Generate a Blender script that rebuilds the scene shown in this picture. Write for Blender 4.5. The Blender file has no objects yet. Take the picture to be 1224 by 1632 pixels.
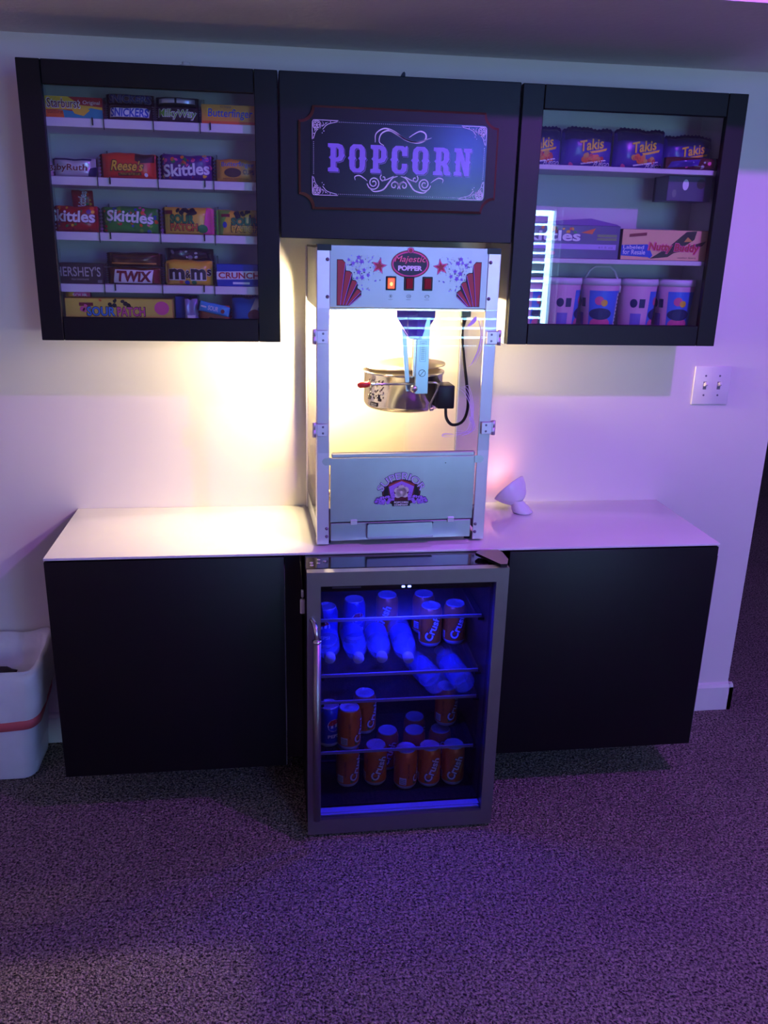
import bpy, bmesh, math, random
from mathutils import Vector, Matrix
from mathutils.geometry import tessellate_polygon
random.seed(7)
S = bpy.context.scene
COL = S.collection
PI = math.pi

# ------------------------------------------------------------------ camera
CP = (0.5721, -2.4837, 1.5588)
CR = (1.25935, -0.02382, -0.12821)
FPX = 1352.77
cd = bpy.data.cameras.new('camera')
cam = bpy.data.objects.new('camera', cd)
COL.objects.link(cam)
cam.location = CP
cam.rotation_euler = CR
cd.sensor_fit = 'VERTICAL'
cd.sensor_height = 36.0
cd.lens = FPX / 1632 * 36
cd.clip_start = 0.02
S.camera = cam

# ------------------------------------------------------------------ exposure, world, lights
S.view_settings.view_transform = 'Standard'
S.view_settings.look = 'None'
S.view_settings.exposure = 0.0
S.view_settings.gamma = 1.0
S.view_settings.use_curve_mapping = False
S.cycles.use_denoising = True
S.cycles.max_bounces = 10
S.cycles.transparent_max_bounces = 24
S.cycles.caustics_reflective = False
S.cycles.caustics_refractive = False
S.cycles.sample_clamp_indirect = 6

W = bpy.data.worlds.new('sky')
S.world = W
W.use_nodes = True
W.node_tree.nodes['Background'].inputs[0].default_value = (0.55, 0.72, 1.0, 1)
W.node_tree.nodes['Background'].inputs[1].default_value = 1.2


def lamp(name, kind, loc, color, energy, size=0.02, aim=None, size_y=None, spot=None, blend=0.1):
    l = bpy.data.lights.new(name, kind)
    l.color = color
    l.energy = energy
    if kind == 'AREA':
        l.shape = 'RECTANGLE' if size_y else 'DISK'
        l.size = size
        if size_y:
            l.size_y = size_y
    else:
        l.shadow_soft_size = size
    if kind == 'SPOT':
        l.spot_size = spot
        l.spot_blend = blend
    o = bpy.data.objects.new(name, l)
    COL.objects.link(o)
    o.location = loc
    if aim:
        o.rotation_euler = (Vector(aim) - Vector(loc)).to_track_quat('-Z', 'Y').to_euler()
    return o


PURPLE_AT = (1.80, -1.55, 2.38)
lamp('purple_light', 'POINT', PURPLE_AT, (0.45, 0.07, 1.0), 76, 0.018)
lamp('blue_light', 'POINT', (1.95, -4.2, 2.15), (0.06, 0.10, 1.0), 50, 0.05)
# daylight, just outside the blind window in the wall behind the camera
lamp('daylight', 'AREA', (2.35, -5.35, 1.30), (0.35, 0.65, 1.0), 430, 1.95, (2.35, 0, 1.25), 1.40)
# weak warm fill, added unseen at the back left to warm the soffit
lamp('warm_fill', 'POINT', (-1.3, -2.6, 1.7), (1.0, 0.62, 0.38), 3.5, 0.12)

# ------------------------------------------------------------------ materials
MATS = {}


def lin(c):
    return tuple(((x / 255) / 12.92 if x / 255 <= 0.04045 else ((x / 255 + 0.055) / 1.055) ** 2.4) for x in c)


def M(name, rgb, rough=0.5, metal=0.0, var=0.05, scale=30.0, bump=0.0, emit=None, estr=0.0, aniso=0.0, coat=0.0, alpha=None, trans=0.0, spec=0.5):
    if name in MATS:
        return name
    m = bpy.data.materials.new(name)
    m.use_nodes = True
    nt = m.node_tree
    b = nt.nodes['Principled BSDF']
    c = lin(rgb)
    tc = nt.nodes.new('ShaderNodeTexCoord')
    nz = nt.nodes.new('ShaderNodeTexNoise')
    nz.inputs['Scale'].default_value = scale
    nz.inputs['Detail'].default_value = 3
    nt.links.new(tc.outputs['Object'], nz.inputs['Vector'])
    mx = nt.nodes.new('ShaderNodeMix')
    mx.data_type = 'RGBA'
    mx.inputs[6].default_value = tuple(max(0, x * (1 - var)) for x in c) + (1,)
    mx.inputs[7].default_value = tuple(min(1, x * (1 + var)) for x in c) + (1,)
    nt.links.new(nz.outputs['Fac'], mx.inputs[0])
    nt.links.new(mx.outputs[2], b.inputs['Base Color'])
    b.inputs['Roughness'].default_value = rough
    b.inputs['Metallic'].default_value = metal
    b.inputs['Anisotropic'].default_value = aniso
    if aniso:
        cv = nt.nodes.new('ShaderNodeCombineXYZ')
        cv.inputs[2].default_value = 1.0
        nt.links.new(cv.outputs[0], b.inputs['Tangent'])
    b.inputs['Coat Weight'].default_value = coat
    b.inputs['Specular IOR Level'].default_value = spec
    b.inputs['Transmission Weight'].default_value = trans
    if alpha is not None:
        b.inputs['Alpha'].default_value = alpha
    if bump:
        bp = nt.nodes.new('ShaderNodeBump')
        bp.inputs['Strength'].default_value = bump
        bp.inputs['Distance'].default_value = 0.004
        nt.links.new(nz.outputs['Fac'], bp.inputs['Height'])
        nt.links.new(bp.outputs['Normal'], b.inputs['Normal'])
    if emit:
        b.inputs['Emission Color'].default_value = lin(emit) + (1,)
        b.inputs['Emission Strength'].default_value = estr
    MATS[name] = m
    return name


def glass(name, tint, ior=1.5, rough=0.0, haze=0.0, hazecol=(1, 1, 1)):
    m = bpy.data.materials.new(name)
    m.use_nodes = True
    nt = m.node_tree
    nt.nodes.remove(nt.nodes['Principled BSDF'])
    out = nt.nodes['Material Output']
    tr = nt.nodes.new('ShaderNodeBsdfTransparent')
    tr.inputs[0].default_value = tint + (1,)
    gl = nt.nodes.new('ShaderNodeBsdfGlossy')
    gl.inputs['Roughness'].default_value = rough
    lw_ = nt.nodes.new('ShaderNodeLayerWeight')
    lw_.inputs['Blend'].default_value = 0.5
    pw = nt.nodes.new('ShaderNodeMath'); pw.operation = 'POWER'; pw.inputs[1].default_value = 5
    nt.links.new(lw_.outputs['Facing'], pw.inputs[0])
    f0 = ((ior - 1) / (ior + 1)) ** 2
    fr = nt.nodes.new('ShaderNodeMapRange')
    fr.inputs['To Min'].default_value = f0
    fr.inputs['To Max'].default_value = 0.9
    nt.links.new(pw.outputs[0], fr.inputs['Value'])
    mx = nt.nodes.new('ShaderNodeMixShader')
    nt.links.new(fr.outputs[0], mx.inputs[0])
    src = tr
    if haze:
        df = nt.nodes.new('ShaderNodeBsdfDiffuse')
        df.inputs[0].default_value = hazecol + (1,)
        m2 = nt.nodes.new('ShaderNodeMixShader')
        m2.inputs[0].default_value = haze
        nt.links.new(tr.outputs[0], m2.inputs[1])
        nt.links.new(df.outputs[0], m2.inputs[2])
        src = m2
    nt.links.new(src.outputs[0], mx.inputs[1])
    nt.links.new(gl.outputs[0], mx.inputs[2])
    nt.links.new(mx.outputs[0], out.inputs[0])
    MATS[name] = m
    return name


WALL = M('wall_paint', (226, 222, 216), 0.75, var=0.02, scale=9, bump=0.12)
CEIL = M('ceiling_paint', (214, 208, 200), 0.85, var=0.03, scale=60, bump=0.25)
TRIMW = M('white_trim_paint', (228, 226, 222), 0.4, var=0.02)
WHITE = M('white_melamine', (216, 216, 214), 0.45, var=0.02)
LIP = M('white_shelf_plastic', (236, 234, 236), 0.4, var=0.02)
DARK = M('black_brown_foil', (12, 10, 14), 0.45, var=0.15, scale=40, bump=0.03, spec=0.32)
DARKIN = M('black_brown_side', (30, 23, 20), 0.55, var=0.15)
WTOP = M('white_glass_top', (235, 233, 230), 0.12, var=0.01, coat=0.5)
STEEL = M('brushed_steel', (188, 192, 198), 0.35, 1.0, 0.16, 11, aniso=0.25)
STEELD = M('fridge_steel', (150, 146, 148), 0.40, 1.0, 0.08, 30)
STEELM = M('mirror_steel', (205, 200, 196), 0.16, 1.0, 0.06, 15)
HSTEEL = M('header_steel', (156, 158, 162), 0.42, 1.0, 0.10, 11, aniso=0.2)
ALU = M('aluminium_corner', (222, 216, 226), 0.42, 0.75, 0.04, 60)
CREAM = M('cream_enamel', (238, 226, 196), 0.5, var=0.03)
BLACK = M('black_plastic', (12, 12, 14), 0.4, var=0.2, spec=0.35)
BLACKG = M('black_gloss', (10, 11, 13), 0.12, var=0.2)
CHROME = M('chrome', (210, 210, 212), 0.18, 1.0)
GLASSC = glass('clear_glass', (0.90, 0.94, 0.94), 1.55)
GLASSF = glass('smoked_fridge_glass', (0.66, 0.64, 0.70), 1.4)
ACRYL = glass('clear_acrylic', (0.95, 0.96, 0.96), 1.32)
SIDEG = glass('thin_side_acrylic', (0.95, 0.96, 0.96), 1.25)
ACRYD = glass('clear_divider', (0.80, 0.84, 0.86), 1.45, haze=0.06)
SHELFG = glass('fridge_shelf_glass', (0.94, 0.95, 0.97), 1.25, haze=0.015, hazecol=(0.6, 0.6, 0.7))
RED = M('print_red', (190, 24, 38))
CRIM = M('print_crimson', (128, 14, 30))
ORANGE = M('print_orange', (232, 104, 24))
YEL = M('print_yellow', (240, 198, 40))
GOLD = M('print_gold', (205, 150, 50))
LIME = M('print_lime', (120, 190, 50))
GREEN = M('print_green', (40, 140, 60))
BLUE = M('print_blue', (30, 70, 190))
NAVY = M('print_navy', (24, 30, 92))
SKYB = M('print_sky_blue', (60, 140, 220))
PURP = M('print_purple', (96, 34, 140))
PINK = M('print_pink', (232, 90, 150))
CYAN = M('print_teal', (30, 150, 170))
BROWN = M('print_brown', (70, 38, 24))
CHOC = M('print_chocolate', (46, 26, 20))
INK = M('print_black', (12, 10, 12))
PWHITE = M('print_white', (240, 240, 240))
LAV = M('print_lavender', (168, 120, 225))
SILV = M('print_silver', (200, 200, 205), 0.3, 0.6)
GREY = M('print_grey', (120, 120, 124))

# ------------------------------------------------------------------ mesh builder
I4 = Matrix.Identity(4)


def front(x=0, y=0, z=0):
    """maps (u right, v up, w towards the viewer) to world"""
    return lambda u, v, w=0.0: Vector((x + u, y - w, z + v))


def bez(pts, n=8):
    """Catmull-Rom through the points"""
    P = [Vector(p) for p in pts]
    if len(P) < 3:
        return P
    out = []
    for i in range(len(P) - 1):
        a = P[i - 1] if i else P[0] * 2 - P[1]
        b, c = P[i], P[i + 1]
        d = P[i + 2] if i + 2 < len(P) else P[-1] * 2 - P[-2]
        for k in range(n):
            t = k / n
            out.append(0.5 * ((2 * b) + (c - a) * t + (2 * a - 5 * b + 4 * c - d) * t * t + (3 * b - a - 3 * c + d) * t ** 3))
    out.append(P[-1])
    return out


TXT = {}


def text_geo(s, bold=0.0, sub=0):
    k = (s, bold, sub)
    if k in TXT:
        return TXT[k]
    c = bpy.data.curves.new('lettering', 'FONT')
    c.body = s
    c.resolution_u = 3
    c.offset = bold
    o = bpy.data.objects.new('lettering', c)
    COL.objects.link(o)
    dg = bpy.context.evaluated_depsgraph_get()
    me = o.evaluated_get(dg).to_mesh()
    vs = [(v.co.x, v.co.y) for v in me.vertices]
    fs = [tuple(p.vertices) for p in me.polygons]
    o.evaluated_get(dg).to_mesh_clear()
    bpy.data.objects.remove(o)
    bpy.data.curves.remove(c)
    x0 = min(v[0] for v in vs); x1 = max(v[0] for v in vs)
    y0 = min(v[1] for v in vs); y1 = max(v[1] for v in vs)
    vs = [((x - x0) / (x1 - x0) - 0.5, (y - y0) / (y1 - y0) - 0.5) for x, y in vs]
    if sub:
        b_ = bmesh.new()
        bv = [b_.verts.new((x, y, 0)) for x, y in vs]
        for f in fs:
            try:
                b_.faces.new([bv[i] for i in f])
            except ValueError:
                pass
        bmesh.ops.subdivide_edges(b_, edges=b_.edges[:], cuts=sub, use_grid_fill=True)
        b_.verts.index_update()
        vs = [(v.co.x, v.co.y) for v in b_.verts]
        fs = [tuple(v.index for v in f.verts) for f in b_.faces]
        b_.free()
    TXT[k] = (vs, fs)
    return TXT[k]


class MB:
    def __init__(s):
        s.v = []; s.f = []; s.m = []; s.sm = []; s.mats = []

    def mi(s, mat):
        if mat not in s.mats:
            s.mats.append(mat)
        return s.mats.index(mat)

    def add(s, verts, faces, mat, smooth=False, T=None):
        n = len(s.v); k = s.mi(mat)
        for p in verts:
            p = Vector(p)
            s.v.append(tuple(T @ p) if T is not None else tuple(p))
        for f in faces:
            s.f.append(tuple(i + n for i in f)); s.m.append(k); s.sm.append(smooth)
        return s

    def bm(s, bm, mat, smooth=False, T=None):
        bm.verts.index_update()
        s.add([v.co.copy() for v in bm.verts], [[v.index for v in f.verts] for f in bm.faces], mat, smooth, T)
        bm.free()
        return s

    def box(s, x0, x1, y0, y1, z0, z1, mat, bev=0.0, T=None, seg=1):
        if not bev:
            vs = [(x, y, z) for x in (x0, x1) for y in (y0, y1) for z in (z0, z1)]
            return s.add(vs, [(0, 1, 3, 2), (4, 6, 7, 5), (0, 4, 5, 1), (2, 3, 7, 6), (0, 2, 6, 4), (1, 5, 7, 3)], mat, False, T)
        b = bmesh.new()
        bmesh.ops.create_cube(b, size=1)
        for v in b.verts:
            v.co = Vector(((x0 + x1) / 2 + v.co.x * (x1 - x0), (y0 + y1) / 2 + v.co.y * (y1 - y0), (z0 + z1) / 2 + v.co.z * (z1 - z0)))
        bmesh.ops.bevel(b, geom=b.edges[:], offset=bev, segments=seg, affect='EDGES', profile=0.5)
        return s.bm(b, mat, seg > 1, T)

    def prism(s, poly, w0, w1, mat, mapf, holes=(), cap_mat=None):
        """extruded polygon (u,v) between depths w0 (back) and w1 (front)"""
        loops = [list(poly)] + [list(h) for h in holes]
        flat = [p for l in loops for p in l]
        tris = tessellate_polygon([[Vector((p[0], p[1], 0)) for p in l] for l in loops])
        n = len(flat)
        vs = [mapf(p[0], p[1], w1) for p in flat] + [mapf(p[0], p[1], w0) for p in flat]
        s.add(vs, [tuple(t) for t in tris], cap_mat or mat)
        s.add(vs, [tuple(i + n for i in reversed(t)) for t in tris], mat)
        fs = []; o = 0
        for l in loops:
            k = len(l)
            for i in range(k):
                j = (i + 1) % k
                fs.append((o + i, o + j, o + j + n, o + i + n))
            o += k
        s.add(vs, fs, mat)
        return s

    def fill(s, loops, mat, mapf, w=0.0006, sub=0):
        loops = [list(l) for l in loops]
        flat = [p for l in loops for p in l]
        tris = [tuple(t) for t in tessellate_polygon([[Vector((p[0], p[1], 0)) for p in l] for l in loops])]
        if sub:
            b = bmesh.new()
            bv = [b.verts.new((p[0], p[1], 0)) for p in flat]
            for t in tris:
                try:
                    b.faces.new([bv[i] for i in t])
                except ValueError:
                    pass
            bmesh.ops.subdivide_edges(b, edges=b.edges[:], cuts=sub, use_grid_fill=True)
            b.verts.index_update()
            vs = [mapf(v.co.x, v.co.y, w) for v in b.verts]
            fs = [[v.index for v in f.verts] for f in b.faces]
            b.free()
            return s.add(vs, fs, mat)
        return s.add([mapf(p[0], p[1], w) for p in flat], tris, mat)

    def rect(s, u0, v0, u1, v1, mat, mapf, w=0.0006, sub=0):
        return s.fill([[(u0, v0), (u1, v0), (u1, v1), (u0, v1)]], mat, mapf, w, sub)

    def ell(s, cu, cv, ru, rv, mat, mapf, w=0.0006, rot=0, n=28, sub=0, hole=None):
        c, q = math.cos(rot), math.sin(rot)

        def lp(a, b):
            return [(cu + a * math.cos(t) * c - b * math.sin(t) * q, cv + a * math.cos(t) * q + b * math.sin(t) * c) for t in [2 * PI * i / n for i in range(n)]]
        L = [lp(ru, rv)]
        if hole:
            L.append(lp(ru * hole, rv * hole))
        return s.fill(L, mat, mapf, w, sub)

    def star(s, cu, cv, r, mat, mapf, w=0.0006, rot=0, inner=0.42, n=5):
        return s.fill([[(cu + (r if i % 2 == 0 else r * inner) * math.cos(rot + PI / 2 + i * PI / n), cv + (r if i % 2 == 0 else r * inner) * math.sin(rot + PI / 2 + i * PI / n)) for i in range(2 * n)]], mat, mapf, w)

    def text(s, t, cu, cv, w_, h_, mat, mapf, w=0.0009, bold=0.02, shear=0.0, rot=0.0, arc=None, sub=0):
        vs, fs = text_geo(t, bold, sub)
        c, q = math.cos(rot), math.sin(rot)
        out = []
        for x, y in vs:
            x, y = x * w_ + shear * y * h_, y * h_
            if arc:
                a = x / arc
                x, y = (arc + y) * math.sin(a), (arc + y) * math.cos(a) - arc
            out.append(mapf(cu + x * c - y * q, cv + x * q + y * c, w))
        return s.add(out, fs, mat)

    def ribbon(s, pts, width, mat, mapf, w=0.0008, smooth=6, taper=True):
        P = bez([(p[0], p[1], 0) for p in pts], smooth)
        n = len(P); vs = []
        for i, p in enumerate(P):
            d = (P[min(i + 1, n - 1)] - P[max(i - 1, 0)])
            d = d.normalized() if d.length > 1e-9 else Vector((1, 0, 0))
            k = width / 2 * ((0.35 + 0.65 * math.sin(PI * i / (n - 1))) if taper else 1)
            vs += [mapf(p.x - d.y * k, p.y + d.x * k, w), mapf(p.x + d.y * k, p.y - d.x * k, w)]
        return s.add(vs, [(2 * i, 2 * i + 1, 2 * i + 3, 2 * i + 2) for i in range(n - 1)], mat)

    def tube(s, pts, r, mat, n=8, smooth=0, caps=True, closed=False):
        P = bez(pts, smooth) if smooth else [Vector(p) for p in pts]
        m = len(P); vs = []
        R = r if isinstance(r, (list, tuple)) else [r] * m
        if len(R) != m:
            R = [R[min(len(R) - 1, int(i * len(R) / m))] for i in range(m)]
        up = None
        for i, p in enumerate(P):
            d = (P[min(i + 1, m - 1)] - P[max(i - 1, 0)]).normalized()
            if up is None:
                up = Vector((0, 0, 1)) if abs(d.z) < 0.9 else Vector((1, 0, 0))
            a = d.cross(up)
            if a.length < 1e-6:
                a = d.orthogonal()
            a.normalize(); b = a.cross(d); up = b
            for k in range(n):
                t = 2 * PI * k / n
                vs.append(p + (a * math.cos(t) + b * math.sin(t)) * R[i])
        fs = [(i * n + k, i * n + (k + 1) % n, (i + 1) * n + (k + 1) % n, (i + 1) * n + k) for i in range(m - 1) for k in range(n)]
        if caps:
            fs += [tuple(range(n))[::-1], tuple((m - 1) * n + k for k in range(n))]
        return s.add(vs, fs, mat, n > 4)

    def lathe(s, prof, mat, n=28, T=None, smooth=True, cap0=False, cap1=False):
        m = len(prof)
        vs = [(r * math.cos(2 * PI * k / n), r * math.sin(2 * PI * k / n), z) for r, z in prof for k in range(n)]
        fs = [(i * n + k, i * n + (k + 1) % n, (i + 1) * n + (k + 1) % n, (i + 1) * n + k) for i in range(m - 1) for k in range(n)]
        s.add(vs, fs, mat, smooth, T)
        if cap0:
            s.add(vs[:n], [tuple(range(n))[::-1]], mat, False, T)
        if cap1:
            s.add(vs[-n:], [tuple(range(n))], mat, False, T)
        return s

    def build(s, name, parent=None, loc=None):
        me = bpy.data.meshes.new(name)
        L = Vector(loc) if loc else Vector((0, 0, 0))
        me.from_pydata([tuple(Vector(p) - L) for p in s.v], [], s.f)
        for mt in s.mats:
            me.materials.append(MATS[mt])
        me.polygons.foreach_set('material_index', s.m)
        me.polygons.foreach_set('use_smooth', s.sm)
        me.update()
        o = bpy.data.objects.new(name, me)
        COL.objects.link(o)
        o.location = L
        if parent:
            o.parent = parent
        return o


def tag(o, label, cat, group=None, kind=None):
    o['label'] = label
    o['category'] = cat
    if group:
        o['group'] = group
    if kind:
        o['kind'] = kind
    return o


def struct(o):
    o['kind'] = 'structure'
    return o


def thing(name, label, cat, loc=(0, 0, 0), rz=0.0, group=None):
    o = bpy.data.objects.new(name, None)
    o.empty_display_size = 0.05
    COL.objects.link(o)
    o.location = loc
    o.rotation_euler = (0, 0, rz)
    return tag(o, label, cat, group)


def dup(root, loc, rot=(0, 0, 0), label=None, group=None):
    r = root.copy(); COL.objects.link(r)
    r.location = loc; r.rotation_euler = rot
    if label:
        r['label'] = label
    if group:
        r['group'] = group
    for ch in list(root.children):
        c = ch.copy(); COL.objects.link(c); c.parent = r
        for g in list(ch.children):
            d = g.copy(); COL.objects.link(d); d.parent = c
    return r


# ================================================================== SETTING
ZC = 2.45      # ceiling
XL, XR, YF, YB = -2.0, 5.6, -5.0, 5.2
XE = 2.150     # free end of the back wall
# carpet
m = bpy.data.materials.new('carpet_pile'); m.use_nodes = True
nt = m.node_tree; b = nt.nodes['Principled BSDF']
tc = nt.nodes.new('ShaderNodeTexCoord')
n1 = nt.nodes.new('ShaderNodeTexNoise'); n1.inputs['Scale'].default_value = 165; n1.inputs['Detail'].default_value = 2; n1.inputs['Distortion'].default_value = 0.6
n2 = nt.nodes.new('ShaderNodeTexVoronoi'); n2.inputs['Scale'].default_value = 200
n3 = nt.nodes.new('ShaderNodeTexNoise'); n3.inputs['Scale'].default_value = 3.0
for q in (n1, n2, n3):
    nt.links.new(tc.outputs['Object'], q.inputs['Vector'])
rp = nt.nodes.new('ShaderNodeValToRGB')
rp.color_ramp.elements[0].position = 0.38; rp.color_ramp.elements[0].color = lin((48, 38, 35)) + (1,)
rp.color_ramp.elements[1].position = 0.62; rp.color_ramp.elements[1].color = lin((210, 190, 178)) + (1,)
nt.links.new(n1.outputs['Fac'], rp.inputs[0])
mx = nt.nodes.new('ShaderNodeMix'); mx.data_type = 'RGBA'; mx.blend_type = 'MULTIPLY'; mx.inputs[0].default_value = 0.35
nt.links.new(rp.outputs[0], mx.inputs[6]); nt.links.new(n3.outputs['Fac'], mx.inputs[7])
nt.links.new(mx.outputs[2], b.inputs['Base Color'])
b.inputs['Roughness'].default_value = 0.95
b.inputs['Specular IOR Level'].default_value = 0.1
b.inputs['Sheen Weight'].default_value = 0.15
ad = nt.nodes.new('ShaderNodeMath'); ad.operation = 'ADD'
nt.links.new(n1.outputs['Fac'], ad.inputs[0]); nt.links.new(n2.outputs['Distance'], ad.inputs[1])
bp = nt.nodes.new('ShaderNodeBump'); bp.inputs['Strength'].default_value = 1.0; bp.inputs['Distance'].default_value = 0.014
nt.links.new(ad.outputs[0], bp.inputs['Height']); nt.links.new(bp.outputs['Normal'], b.inputs['Normal'])
MATS['carpet_pile'] = m

struct(MB().box(XL, XR, YF, YB, -0.1, 0.0, 'carpet_pile').build('floor'))
struct(MB().box(XL, XR, YF, YB, ZC, ZC + 0.1, CEIL).build('ceiling'))
struct(MB().box(XL, XE, 0.0, 0.13, 0, ZC, WALL).build('wall_back'))
struct(MB().box(XL - 0.1, XL, YF, YB, 0, ZC, WALL).build('wall_left'))
struct(MB().box(XR, XR + 0.1, YF, YB, 0, ZC, WALL).build('wall_right'))
struct(MB().box(XL, XR, YB, YB + 0.1, 0, ZC, WALL).build('wall_far'))
# front wall (behind the camera) with the blind window
WX0, WX1, WZ0, WZ1 = 1.66, 2.95, 0.68, 1.86
fw = MB()
fw.box(XL, WX0, YF - 0.12, YF, 0, ZC, WALL).box(WX1, XR, YF - 0.12, YF, 0, ZC, WALL)
fw.box(WX0, WX1, YF - 0.12, YF, 0, WZ0, WALL).box(WX0, WX1, YF - 0.12, YF, WZ1, ZC, WALL)
struct(fw.build('wall_front'))
win = MB()
for a in (0, 1):
    win.box(WX0 + a * (WX1 - WX0 - 0.05), WX0 + 0.05 + a * (WX1 - WX0 - 0.05), YF - 0.10, YF - 0.03, WZ0, WZ1, TRIMW)
    win.box(WX0, WX1, YF - 0.10, YF - 0.03, WZ0 + a * (WZ1 - WZ0 - 0.05), WZ0 + 0.05 + a * (WZ1 - WZ0 - 0.05), TRIMW)
win.box((WX0 + WX1) / 2 - 0.02, (WX0 + WX1) / 2 + 0.02, YF - 0.09, YF - 0.05, WZ0, WZ1, TRIMW)
wo = struct(win.build('window_1'))
MB().box(WX0 + 0.05, WX1 - 0.05, YF - 0.075, YF - 0.07, WZ0 + 0.05, WZ1 - 0.05, GLASSC).build('pane', wo)
bl = MB()
zz = WZ0 + 0.02
while zz < WZ1 - 0.06:
    c, s_ = math.cos(1.25), math.sin(1.25)
    bl.add([(WX0 + 0.01, YF + 0.012 - 0.0305 * c, zz - 0.0305 * s_), (WX1 - 0.132, YF + 0.012 - 0.0305 * c, zz - 0.0305 * s_),
            (WX1 - 0.132, YF + 0.012 + 0.0305 * c, zz + 0.0305 * s_), (WX0 + 0.01, YF + 0.012 + 0.0305 * c, zz + 0.0305 * s_)], [(0, 1, 2, 3)], TRIMW)
    zz += 0.074
bl.box(WX0, WX1 - 0.13, YF - 0.02, YF + 0.045, WZ1 - 0.05, WZ1, TRIMW)
for q in (0.2, 0.8):
    xx = WX0 + q * (WX1 - WX0)
    bl.box(xx - 0.003, xx + 0.003, YF + 0.033, YF + 0.034, WZ0, WZ1, TRIMW)
bb = bl.build('window_blind')
bb.parent = wo
# dropped soffit above the cabinets
struct(MB().box(XL, XR, -0.66, 0.6, 2.028, ZC, CEIL).build('ceiling_soffit'))
# baseboards
bsd = MB()
prof = [(0, 0), (0.015, 0), (0.015, 0.088), (0.009, 0.098), (0, 0.102)]
bsd.add([(XL, -p[0], p[1]) for p in prof] + [(XE + 0.015, -p[0], p[1]) for p in prof], [tuple(range(5)), tuple(range(9, 4, -1))] + [(i, (i + 1) % 5, (i + 1) % 5 + 5, i + 5) for i in range(5)], TRIMW)
struct(bsd.build('baseboard_back'))
bsd = MB()
bsd.add([(XE + p[0], -0.015, p[1]) for p in prof] + [(XE + p[0], 0.145, p[1]) for p in prof], [tuple(range(5)), tuple(range(9, 4, -1))] + [(i, (i + 1) % 5, (i + 1) % 5 + 5, i + 5) for i in range(5)], TRIMW)
struct(bsd.build('baseboard_right'))

# ================================================================== UPPER CABINETS
ZT, ZB, YD = 1.935, 1.295, -0.223


def carcass(root, x0, x1, z0, z1, shelves=()):
    t = 0.016
    cb = MB()
    cb.box(x0, x0 + t, -0.203, 0, z0, z1, WHITE).box(x1 - t, x1, -0.203, 0, z0, z1, WHITE)
    cb.box(x0 + t, x1 - t, -0.203, 0, z0, z0 + t, WHITE).box(x0 + t, x1 - t, -0.203, 0, z1 - t, z1, WHITE)
    cb.box(x0 + t, x1 - t, -0.012, 0, z0 + t, z1 - t, WHITE)
    cb.build('carcass', root)


def glass_door(root, x0, x1, z0, z1, ox0, ox1, oz0, oz1):
    d = MB()
    d.box(x0, ox0, YD, -0.204, z0, z1, DARK, 0.0015).box(ox1, x1, YD, -0.204, z0, z1, DARK, 0.0015)
    d.box(ox0 + 0.0012, ox1 - 0.0012, YD + 0.0004, -0.204, z0, oz0, DARK, 0.0015).box(ox0 + 0.0012, ox1 - 0.0012, YD + 0.0004, -0.204, oz1, z1, DARK, 0.0015)
    dr = d.build('door', root)
    MB().box(ox0 - 0.006, ox1 + 0.006, -0.2125, -0.2085, oz0 - 0.006, oz1 + 0.006, GLASSC).build('glass_pane', dr)
    return dr


left = thing('display_cabinet', 'black framed glass door wall cabinet holding rows of candy', 'cabinet', (0, 0, 0))
carcass(left, 0.001, 0.599, ZB, ZT)
ld = glass_door(left, 0.001, 0.598, ZB, ZT, 0.0545, 0.5425, 1.3525, 1.8825)
LSH = [(1.796, 1.816), (1.665, 1.685), (1.537, 1.557), (1.412, 1.432)]
DIVX = [[0.184, 0.300, 0.411], [0.160, 0.304, 0.439], [0.155, 0.303, 0.438], [0.158, 0.301, 0.432]]
HOOKX = [[0.158, 0.435], [0.189, 0.417], [0.181, 0.411], [0.184, 0.405]]
YS = -0.190
for (za, zb), dv, hk in zip(LSH, DIVX, HOOKX):
    sh = MB().box(0.018, 0.582, YS, -0.014, za, zb, LIP, 0.001).build('shelf', left)
    for x in dv:
        d = MB()
        d.fill([[(-YS, zb), (0.03, zb), (0.03, zb + 0.075), (-YS, zb + 0.045)]], ACRYD, lambda u, v, w, x=x: Vector((x + w, -u, v)), 0.001)
        d.box(x - 0.0007, x + 0.0007, YS - 0.004, YS - 0.0005, za - 0.004, zb + 0.012, INK)
        d.box(x - 0.0018, x + 0.0018, -0.04, -0.034, zb + 0.05, zb + 0.072, GREY)
        d.build('divider', sh)
    for x in hk:
        MB().box(x - 0.0014, x + 0.0014, YS - 0.004, YS - 0.0003, za + 0.005, zb + 0.002, INK).build('hook', sh)

cen = thing('wall_cabinet', 'black flip door wall cabinet above the popcorn machine', 'cabinet', (0, 0, 0))
carcass(cen, 0.601, 1.199, ZT - 0.38, ZT)
MB().box(0.602, 1.198, YD, -0.204, ZT - 0.38, ZT, DARK, 0.0015).build('door', cen)

rgt = thing('display_cabinet', 'black framed glass door wall cabinet holding chips, cartons and tubs', 'cabinet', (0, 0, 0))
carcass(rgt, 1.201, 1.799, ZB - 0.001, ZT - 0.002)
glass_door(rgt, 1.2035, 1.7995, ZB, ZT - 0.001, 1.259, 1.747, 1.3495, 1.878)
for z in (1.740, 1.508):
    MB().box(1.218, 1.782, YS, -0.014, z, z + 0.012, WHITE, 0.001).build('shelf', rgt)

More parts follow.
